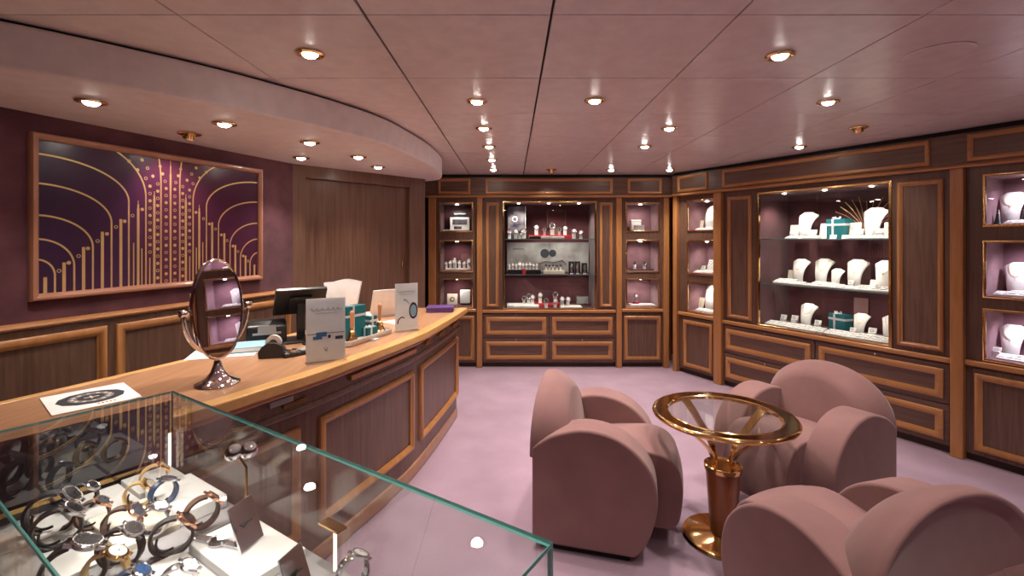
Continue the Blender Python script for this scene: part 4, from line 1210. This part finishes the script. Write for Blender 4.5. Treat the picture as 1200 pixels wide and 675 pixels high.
def make_bust(mat='white', chain='gold'):
    t = thing('necklace_bust', 'x', 'jewellery stand')
    mb = MB(); nu, nv = 10, 18
    prof = [(0, .040), (.15, .040), (.35, .044), (.55, .050), (.72, .060), (.84, .074), (.89, .072), (.94, .050), (.98, .034), (1.0, .030)]
    def wd(f):
        for (a, b), (c, d) in zip(prof, prof[1:]):
            if f <= c: return b + (d - b) * (f - a) / (c - a)
        return prof[-1][1]
    H_ = .215
    g = []
    for j in range(nv + 1):
        f = j / nv; row = []
        for i in range(nu + 1):
            u_ = -1 + 2 * i / nu; ww = wd(f)
            y = -.045 + .060 * f + .030 * math.sin(f * PI) * -1 + .35 * (u_ * ww) ** 2 / .05 + (.03 * (f - .85) if f > .85 else 0)
            row.append(mb.V((u_ * ww, y, f * H_)))
        g.append(row)
    for j in range(nv):
        for i in range(nu): mb.face([g[j][i], g[j][i + 1], g[j + 1][i + 1], g[j + 1][i]])
    bd = obj('bust_form', mb, mat, t, smooth=70, solid=.008)
    mb = MB(); mb.box(-.042, .042, -.052, .03, 0, .005); obj('foot', mb, mat, t)
    mb = MB(); pts = []
    for k in range(21):
        a = PI * k / 20; x = .040 * math.cos(a); z = H_ * .93 - .075 * math.sin(a)
        f = z / H_
        pts.append((x, -.051 + .060 * f - .030 * math.sin(f * PI) + 7 * x * x * .5, z))
    mb.tube(pts, .0016, 5); mb.lathe([(0, -.006), (.005, 0), (0, .006)], 8, (0, pts[10][1] - .003, pts[10][2] - .006)); obj('necklace', mb, chain, bd)
    return t
def make_card_stand(mat):
    t = thing('earring_card', 'x', 'jewellery stand')
    m = Matrix.Rotation(R(-14), 4, 'X')
    mb = MB(m); mb.box(-.040, .040, -.004, .004, 0, .130); obj('card', mb, mat, t, bevel=.002)
    mb = MB(Matrix.Translation(Vector((0, .052, 0))) @ Matrix.Rotation(R(22), 4, 'X')); mb.box(-.016, .016, -.002, .002, 0, .085); obj('easel_leg', mb, mat, t)
    mb = MB(m)
    for sx in (-1, 1):
        mb.lathe([(0, 0), (.004, .001), (.004, .004), (0, .005)], 10, m @ Vector((sx * .015, -.0065, .085)) if False else (sx * .015, -.0075, .085)); mb.lathe([(0, 0), (.003, .001), (.003, .003), (0, .004)], 8, (sx * .015, -.0075, .070))
    obj('earrings', mb, 'gold', t)
    return t
def make_ring_box(mat='white'):
    t = thing('ring_stand', 'x', 'jewellery stand')
    mb = MB(); mb.box(-.022, .022, -.018, .018, 0, .050); obj('block', mb, mat, t, bevel=.002)
    mb = MB(Matrix.Translation(Vector((0, .005, .050))) @ Matrix.Rotation(R(-20), 4, 'X')); mb.box(-.028, .028, -.004, .003, -.01, .034); cd = obj('backing', mb, mat, t, bevel=.002)
    mb = MB(); mb.tube([(.010 * math.cos(2 * PI * k / 16), -.006, .064 + .010 * math.sin(2 * PI * k / 16)) for k in range(16)], .0015, 5, closed=True); obj('ring', mb, 'ink', t)
    return t
def make_jtray(mat='white'):
    t = thing('jewellery_tray', 'x', 'jewellery tray')
    mb = MB(); mb.loft([[(-.075, -.055, 0), (.075, -.055, 0), (.075, .055, 0), (-.075, .055, 0)], [(-.075, -.055, .012), (.075, -.055, .012), (.075, .055, .036), (-.075, .055, .036)]]); tb_ = obj('tray_block', mb, mat, t, bevel=.003)
    rnd = random.Random(4)
    for k in range(3):
        x = -.048 + .048 * k
        mb = MB(); mb.box(x - .017, x + .017, -.038, .030, .012, .030, Matrix.Rotation(R(12), 3, 'X')); pd = obj('pad', mb, 'paper', t, bevel=.002)
        mb = MB(); mb.tube([(x + .009 * math.cos(2 * PI * j / 14), -.008 + .009 * math.sin(2 * PI * j / 14), .0325 + .0019 * math.sin(2 * PI * j / 14)) for j in range(14)], .0014, 5, closed=True); obj('ring', mb, 'gold' if k == 1 else 'steel', pd)
    return t
def make_price_card():
    t = thing('price_card', 'x', 'card')
    mb = MB(Matrix.Rotation(R(-18), 4, 'X')); mb.box(-.022, .022, -.001, .001, 0, .030); obj('card', mb, 'paper', t)
    return t
PROTO = {}
def item(kind, maker, wall, px, d, z, lab, group, turn=0.0, s=1.0):
    loc = at_wall(wall, px, d, z); rz = WROT[wall] + turn
    if kind not in PROTO:
        PROTO[kind] = maker(); o = PROTO[kind]; o.location = loc; o.rotation_euler = (0, 0, rz); o['label'] = lab; o['group'] = group
    else: o = dup(PROTO[kind], loc, rz, lab, group)
    o.scale = (s, s, s)
    return o

# ---- jewellery showcase on the right wall
S1, S2, S3 = 1.501, 1.081, .682
face = .05           # displays turned towards the middle of the room
def row(kind, maker, shelf, zz, phrase, spots, wall='right', where='jewellery showcase', group=None, turn=face, catname=None):
    n = len(spots)
    for i, sp in enumerate(spots):
        px, d, s = sp[:3]; tn = sp[3] if len(sp) > 3 else turn
        lab = '%s, %s of %s, %s' % (phrase, shelf, where, 'the only one there' if n == 1 else ('%s of %s' % (nth(i, n), ['', '', 'two', 'three', 'four', 'five', 'six', 'seven', 'eight', 'nine', 'ten'][n])))
        item(kind, maker, wall, px, d, zz, lab, group or (phrase + 's in the ' + where), tn, s)
row('bust', make_bust, 'upper shelf', S1, 'white necklace bust', [(946, .30, 1.15), (1025, .28, 1.20)])
row('bust_c', lambda: make_card_stand('cream'), 'upper shelf', S1, 'cream slanted earring card', [(930, .30, 1.05), (966, .28, 1.10), (1001, .26, 1.10), (1042, .22, 1.05)])
row('ringb', make_ring_box, 'upper shelf', S1, 'white ring stand', [(929, .18, 1.0), (953, .18, 1.0), (1007, .16, 1.0), (1018, .20, .8), (1031, .15, 1.0)])
row('jtray', make_jtray, 'upper shelf', S1, 'white jewellery tray with rings', [(931, .10, .85), (950, .11, .85), (1004, .10, .90), (1022, .10, .90), (1040, .10, .8)])
row('pcard', make_price_card, 'upper shelf', S1, 'small white price card', [(976, .10, 1.2), (990, .10, 1.1)])
def gift_in(px, d, z, lab, sc, tn=0.0, wall='right'):
    o = make_gift(lab, at_wall(wall, px, d, z), WROT[wall] + tn, .15 * sc, .09 * sc, .155 * sc, True, 'teal gift boxes in the jewellery showcase'); return o
gift_in(984, .30, S1, 'teal gift box with silver bow on the upper shelf of the jewellery showcase', 1.12, -.2)
row('bust', make_bust, 'middle shelf', S2, 'white necklace bust', [(938, .34, 1.05), (965, .34, 1.10), (981, .28, .72), (1004, .30, 1.12), (1038, .26, 1.12)])
row('bust_c', None, 'middle shelf', S2, 'cream slanted earring card', [(927, .36, .9)])
row('jtray', make_jtray, 'middle shelf', S2, 'white jewellery tray with rings', [(920, .16, 1.15), (935, .14, .75), (950, .13, .6), (963, .12, 1.15), (977, .13, .9), (996, .12, .75), (1017, .12, 1.1), (1037, .12, 1.15)])
row('ringb', make_ring_box, 'middle shelf', S2, 'white ring stand', [(997, .22, .8), (1024, .20, 1.0)])
row('bust', make_bust, 'bottom', S3, 'white necklace bust', [(947, .28, 1.0), (1009, .28, .85), (1044, .26, .9)])
row('ringb', make_ring_box, 'bottom', S3, 'white ring stand', [(918, .26, 1.0), (931, .26, 1.1), (958, .22, 1.0), (999, .20, .8), (1022, .20, 1.05)])
row('jtray', make_jtray, 'bottom', S3, 'white jewellery tray with rings', [(908, .12, .95), (922, .12, .95), (938, .12, 1.0), (956, .12, .95), (980, .12, 1.0), (1000, .11, .95), (1018, .12, 1.1), (1038, .12, 1.0)])
gift_in(985, .30, S3, 'teal gift box with silver bow at the bottom of the jewellery showcase', 1.0, -.2)
# sprig of gold twigs behind the top right bust
p = at_wall('right', 1016, .40, S1)
tw = thing('gold_branches', 'fan of thin golden twigs behind the right bust on the upper shelf', 'decoration', p, RA)
rnd = random.Random(5); mb = MB()
for k in range(13):
    a = R(-58 + 116 * k / 12); L_ = .30 + .05 * rnd.random()
    pts = [(L_ * f * math.sin(a * (.5 + .5 * f)), .01 * math.sin(k), .02 + L_ * f * math.cos(a * (.5 + .5 * f))) for f in (0, .25, .5, .75, 1)]
    mb.tube(pts, .0016, 5)
    for f in (3, 4): mb.lathe([(0, -.005), (.005, 0), (0, .005)], 6, pts[f])
obj('twigs', mb, 'gold', tw)
mb = MB(); mb.lathe([(0, 0), (.03, 0), (.025, .02), (.012, .04), (0, .04)], 16); obj('holder', mb, 'gold', tw, smooth=50)
# hanging pink card near the bottom right
t_ = thing('show_card', 'dusky pink show card standing behind the right necklace bust at the bottom', 'card', at_wall('right', 1009, .42, S3), RA)
mb = MB(); mb.box(-.055, .055, -.002, .002, .12, .30); obj('card', mb, 'rose', t_)
mb = MB(); mb.box(-.006, .006, 0, .006, 0, .20); obj('stem', mb, 'rose', t_)

# ---- watch showcase in the back wall
WS = 'watch showcase'
def platform(wall, px0, px1, d0, d1, z, h, mat, lab):
    t0, t1 = t_of(wall, px0, (d0 + d1) / 2), t_of(wall, px1, (d0 + d1) / 2)
    t = thing('display_platform', lab, 'display platform', wl(wall, (t0 + t1) / 2, (d0 + d1) / 2, z), WROT[wall], 'platforms in the display cabinets')
    hx_, hy_ = (t1 - t0) / 2, (d1 - d0) / 2
    mb = MB(); mb.box(-hx_, hx_, -hy_, hy_, 0, h * .86); obj('block', mb, mat, t, bevel=.003)
    mb = MB(); mb.box(-hx_ + .004, hx_ - .004, -hy_ + .004, hy_ - .004, h * .86, h); obj('top_pad', mb, mat, t)
    return t
def picture(wall, px0, px1, z0, z1, d, frame_m, pic, lab, cat='picture', lean=0, tz=0):
    t0, t1 = t_of(wall, px0, d), t_of(wall, px1, d)
    t = thing('display_picture', lab, cat, wl(wall, (t0 + t1) / 2, d, z0), WROT[wall] + tz)
    hx_, h_ = (t1 - t0) / 2, z1 - z0
    m = Matrix.Rotation(R(-lean), 4, 'X')
    mb = MB(m); mb.box(-hx_, hx_, 0, .010, 0, h_); obj('backing', mb, frame_m, t)
    mb = MB(m); mb.box(-hx_ + .008, hx_ - .008, -.0015, 0, .008, h_ - .008); obj('print', mb, pic, t)
    return t, m, hx_, h_
# top shelf
t_, m_, a_, h_ = picture('back', 594.5, 616, 1.505, 1.90, .26, 'black', 'posterpic', 'dark poster of a watch and light beams, top left of the watch showcase', lean=3)
mb = MB(m_); mb.box(a_ - .006, a_ + .002, -.006, .012, 0, h_); obj('silver_edge', mb, 'silver_ribbon', t_)  # silver strip down the poster's right side
mb = MB(m_); mb.tube([Vector((-.02 + .030 * math.cos(2 * PI * k / 20), -.003, h_ * .60 + .030 * math.sin(2 * PI * k / 20))) for k in range(20)], .006, 5, closed=True); obj('printed_watch', mb, 'silver_ribbon', t_)
platform('back', 620, 670, .14, .26, 1.5005, .046, 'red', 'long low red platform on the top shelf of the watch showcase')
platform('back', 634, 661, .06, .135, 1.5005, .030, 'white', 'white block in front of the red platform, top shelf')
platform('back', 620, 633.5, .06, .135, 1.5005, .030, 'black', 'black block left of the white one, top shelf')
t_, m_, a_, h_ = picture('back', 641, 663, 1.64, 1.86, .42, 'walnut', 'velvet', 'dark wooden picture panel at the back of the top shelf', lean=0)
mb = MB(); mb.box(-.02, .02, 0, .012, -.139, 0); obj('easel', mb, 'walnut', t_)
def watches(spots, shelf, phrase, kind, maker):
    row(kind, maker, shelf, 0, phrase, spots, 'back', WS, 'display watches in the watch showcase', 0)
mk_s = lambda: make_watch_stand('steel', 'steel', 'paper')
mk_b = lambda: make_watch_stand('diamond', 'blackleather', 'ink')
mk_r = lambda: make_watch_stand('diamond', 'white', 'white')
def wrow(shelf, phrase, kind, maker, spots):
    n = len(spots)
    for i, (px, d, z, s) in enumerate(spots):
        lab = '%s, %s of %s, %s of watch showcase' % (phrase, nth(i, n), ['', 'one', 'two', 'three', 'four', 'five', 'six', 'seven', 'eight', 'nine', 'ten', 'eleven'][n], shelf)
        item(kind, maker, 'back', px, d, z, lab, 'display watches in the watch showcase', 0, s * 1.28)
wrow('top shelf', 'bright steel watch on a stand', 'w_s', mk_s, [(597, .10, 1.501, 1.0), (604.5, .14, 1.501, 1.1), (613.5, .12, 1.501, 1.1), (628.5, .20, 1.5475, 1.1), (662, .20, 1.5475, 1.0), (672.5, .14, 1.501, 1.15), (680.5, .14, 1.501, .95)])
wrow('top shelf', 'dark strapped watch on a stand', 'w_b', mk_b, [(609, .10, 1.501, .9), (638, .20, 1.5475, .8), (647, .18, 1.5475, 1.3), (655.5, .20, 1.5475, .8)])
# middle shelf: grey backdrop, stage with a row of watches, dark boxes
t_, m_, a_, h_ = picture('back', 594, 690, 1.085, 1.455, .40, 'grey', 'greypic', 'wide grey backdrop with a printed watch movement on the middle shelf', lean=0)
mb = MB()
for cx, r_ in ((-.04, .055), (.06, .045)): mb.lathe([(0, -.001), (r_, -.001), (r_, .0015), (0, .0015)], 28, (cx, -.003, .235), Matrix.Rotation(R(90), 4, 'X'))
obj('printed_dials', mb, 'ink', t_)
mb = MB(); mb.tube([(-.15, -.003, .10), (-.02, -.003, .14), (.08, -.003, .12), (.18, -.003, .15), (.24, -.003, .09)], .012, 6, flat=.3); mb.box(-.44, -.30, -.003, 0, .28, .30); obj('printed_sweep', mb, 'inkgrey', t_)
pb = platform('back', 594.5, 633.5, .10, .24, 1.081, .050, 'black', 'long black stage with a red badge on the middle shelf')
mb = MB(); mb.box(-.02, .02, -.075, -.070, .0, .062); obj('red_badge', mb, 'red', pb)
platform('back', 637, 661, .10, .24, 1.081, .040, 'cream', 'cream block beside the black stage on the middle shelf')
wrow('middle shelf', 'glittering steel watch on the black stage', 'w_r', mk_r, [(597, .15, 1.132, .62), (601, .18, 1.132, .66), (605, .14, 1.132, .66), (609, .18, 1.132, .8), (613, .14, 1.132, .66), (617, .18, 1.132, .7), (621, .14, 1.132, .75), (625, .18, 1.132, .62), (629, .15, 1.132, .66)])
wrow('middle shelf', 'small watch on the cream block', 'w_b', None, [(640, .17, 1.122, .66), (644, .14, 1.122, .6), (648, .18, 1.122, .66), (652.5, .14, 1.122, .6), (657, .18, 1.122, .66)])
for i, px in enumerate((669.5, 676.5, 684.5)):
    h_ = (.15, .15, .13)[i]
    t_ = thing('watch_box', 'upright black box with a bright watch on the middle shelf, %s of three' % nth(i, 3), 'box', at_wall('back', px, .17, 1.081), 0, 'upright watch boxes')
    mb = MB(); mb.box(-.033, .033, -.03, .03, 0, h_); obj('case', mb, 'black', t_, bevel=.002)
    mb = MB(); mb.box(-.013, .013, -.0335, -.0305, .02, h_ - .02); mb.lathe([(0, 0), (.017, 0), (.019, .004), (.015, .007), (0, .007)], 18, (0, -.033, h_ * .55), Matrix.Rotation(R(90), 4, 'X')); obj('watch', mb, 'diamond', t_)
    mb = MB(); mb.box(-.018, .018, -.045, -.031, 0, .010); obj('name_plate', mb, 'paper', t_)
# bottom
platform('back', 594, 631, .08, .30, .682, .030, 'paper', 'wide white platform at the bottom left of the watch showcase')
platform('back', 602, 631, .045, .078, .682, .025, 'white', 'white front block at the bottom left of the watch showcase')
platform('back', 625, 656, .16, .34, .7125 if False else .682, .038, 'red', 'red platform at the bottom of the watch showcase')
platform('back', 656, 681, .06, .24, .682, .014, 'white', 'low white platform at the bottom right of the watch showcase')
t_, m_, a_, h_ = picture('back', 675, 690, .700, .80, .26, 'steel', 'greypic', 'small grey framed picture at the bottom right of the watch showcase', lean=6)
wrow('bottom', 'dark strapped watch on a stand', 'w_b', None, [(614, .16, .712, .9), (619.5, .22, .712, 1.1), (640, .10, .682, 1.0), (650.5, .24, .72, 1.2)])
wrow('bottom', 'bright steel watch on a stand', 'w_s', None, [(624, .18, .712, 1.05), (633, .24, .72, 1.15), (650.5, .10, .682, 1.0), (658.5, .14, .696, 1.05), (665.5, .14, .696, 1.0)])

# ---- narrow cabinet left
t_, m_, a_, h_ = picture('back', 527.5, 550, 1.600, 1.76, .16, 'paper', 'paper', 'white printed box with a picture in the top of the left narrow cabinet', 'box')
mb = MB(); mb.box(-a_ * .75, a_ * .75, -.004, -.0016, h_ * .45, h_ * .85); mb.box(-a_ * .6, a_ * .2, -.004, -.0016, h_ * .12, h_ * .32); obj('printed_picture', mb, 'posterpic', t_)
mb = MB(); mb.box(-a_ * .8, a_ * .8, .012, .022, h_, h_ + .075); obj('sign_board', mb, 'black', t_)
mb = MB(); squiggle(mb, -a_ * .6, a_ * .6, h_ + .045, .010, .010, .002, 60, 5); obj('sign_lettering', mb, 'paper', t_)
platform('back', 520, 548, .06, .15, 1.596, .012, 'white', 'white base pad in the top of the left narrow cabinet')
platform('back', 522, 552, .08, .20, 1.126, .020, 'white', 'white pad under six bright watches in the left narrow cabinet')
for i, px in enumerate((523, 528, 533, 538.5, 544, 549.5)):
    item('w_r', None, 'back', px, .13 + .03 * (i % 2), 1.1465, 'pale watch on a stand in the middle of the left narrow cabinet, %s of six' % nth(i, 6), 'watches in the left narrow cabinet', 0, (.9, 1.0, 1.3, 1.0, .95, 1.25)[i])
t_, m_, a_, h_ = picture('back', 524, 536, .706, .84, .16, 'cream', 'cream', 'cream photo card at the bottom left of the left narrow cabinet', 'card', lean=6)
mb = MB(m_); mb.lathe([(.016, 0), (.030, 0), (.030, .002), (.016, .002), (.016, 0)], 20, (0, -.003, h_ * .5), Matrix.Rotation(R(90), 4, 'X')); obj('printed_ring', mb, 'inkgrey', t_)
t_ = thing('light_box', 'bright white box at the bottom right of the left narrow cabinet', 'box', at_wall('back', 545.5, .18, .706), 0)
mb = MB(); mb.box(-.062, .062, -.04, .04, .02, .175); obj('box_body', mb, 'paper', t_, bevel=.003)
mb = MB(); mb.box(-.050, .050, -.05, .05, 0, .02); obj('foot', mb, 'black', t_)
# ---- narrow cabinet right of the watch showcase
t_ = thing('stacked_box', 'large white box at the back in the top of the right narrow cabinet', 'box', at_wall('back', 744.5, .20, 1.596), 0)
mb = MB(); mb.box(-.060, .060, -.04, .04, 0, .115); obj('box_body', mb, 'white', t_, bevel=.003); mb = MB(); mb.box(-.062, .062, -.042, .042, .116, .135); obj('lid', mb, 'paper', t_, bevel=.002)
t_ = thing('stacked_box', 'small white box in front of the large one in the right narrow cabinet', 'box', at_wall('back', 749, .11, 1.596), 0)
mb = MB(); mb.box(-.055, .055, -.03, .03, 0, .055); obj('box_body', mb, 'white', t_, bevel=.003); mb = MB(); mb.box(-.056, .056, -.031, .031, .056, .066); obj('lid', mb, 'paper', t_, bevel=.002)
platform('back', 737, 765, .08, .20, 1.126, .014, 'black', 'thin black platform in the middle of the right narrow cabinet')
for i, px in enumerate((743.5, 755)): item('w_b', None, 'back', px, .13, 1.1405, 'dark watch on the thin black platform in the right narrow cabinet, %s' % ('left one' if i == 0 else 'right one'), 'watches in the right narrow cabinet', 0, 1.05)
platform('back', 737, 766, .05, .20, .706, .018, 'white', 'white platform at the bottom of the right narrow cabinet')
platform('back', 741.5, 748.5, .12, .17, .7245, .018, 'red', 'small red block under a watch in the right narrow cabinet')
item('w_s', None, 'back', 745, .145, .743, 'steel watch on the small red block at the bottom of the right narrow cabinet', 'watches in the right narrow cabinet', 0, 1.15)
# ---- narrow cabinet left of the jewellery showcase
NC = 'cabinet by the room corner'
def one(kind, px, d, z, lab, s=1.0, tn=face, grp='jewellery in the narrow cabinets'):
    return item(kind, None, 'right', px, d, z, lab, grp, tn, s)
z1, z2, z3 = 1.5965, 1.1265, .7065
one('bust', 835, .20, z1, 'white necklace bust in the top of the narrow cabinet by the room corner', 1.25)
one('bust_c', 820, .18, z1, 'cream earring card in the top of the narrow cabinet by the room corner', .9)
one('jtray', 822, .10, z1, 'white tray at left in the top of the cabinet by the room corner', .75); one('jtray', 832, .10, z1, 'white tray at right in the top of the cabinet by the room corner', .75)
one('jtray', 820, .10, z2, 'white tray at left in the middle of the cabinet by the room corner', .75); one('jtray', 831, .14, z2, 'white tray at right in the middle of the cabinet by the room corner', 1.0)
one('ringb', 824, .17, z2, 'white ring stand at left in the middle of the cabinet by the room corner', .9); one('ringb', 834, .22, z2, 'tall white ring stand at right in the middle of the cabinet by the room corner', 1.7)
one('bust', 835, .22, z3, 'white necklace bust at the bottom of the narrow cabinet by the room corner', 1.30)
one('bust_c', 820, .16, z3, 'slanted card at the bottom of the narrow cabinet by the room corner', 1.05); one('jtray', 822, .10, z3, 'white tray at left on the bottom of the cabinet by the room corner', .75); one('jtray', 832, .09, z3, 'white tray at right on the bottom of the cabinet by the room corner', .75)
# ---- narrow cabinet at the right edge
one('bust', 1187, .20, z1, 'white necklace bust in the top of the cabinet at the right edge', 1.0, .0)
one('jtray', 1194, .09, z1, 'white tray in the top of the cabinet at the right edge', .8)
cn = thing('ring_cone', 'black ring cone at the right in the top of the cabinet at the right edge', 'jewellery stand', at_wall('right', 1203, .16, z1), RA)
mb = MB(); mb.lathe([(0, 0), (.034, 0), (.036, .008), (.030, .014), (.006, .125), (0, .130)], 24); obj('cone', mb, 'black', cn, smooth=50)
mb = MB(); mb.tube([(.014 * math.cos(2 * PI * k / 18), .014 * math.sin(2 * PI * k / 18), .095) for k in range(18)], .002, 6, closed=True); obj('ring', mb, 'gold', cn)
cn2 = dup(cn, at_wall('right', 1170, .12, z1), RA, 'black ring cone at the left in the top of the cabinet at the right edge'); cn2.scale = (.7, .7, .8)
one('bust', 1193, .20, z2, 'white necklace bust in the middle of the cabinet at the right edge', 1.0, .0)
one('jtray', 1180, .09, z2, 'white tray at left in the middle of the cabinet at the right edge', .75, 0); one('jtray', 1201, .09, z2, 'white tray at right in the middle of the cabinet at the right edge', 1.0, 0)
one('bust', 1187, .20, z3, 'white necklace bust at the bottom of the cabinet at the right edge', 1.0, .0)
one('jtray', 1185, .10, z3, 'white tray at left at the bottom of the cabinet at the right edge', .85, 0); one('jtray', 1206, .10, z3, 'white tray at right at the bottom of the cabinet at the right edge', .9, 0)
one('ringb', 1168, .12, z3, 'white ring stand at the bottom of the cabinet at the right edge', .8, 0)
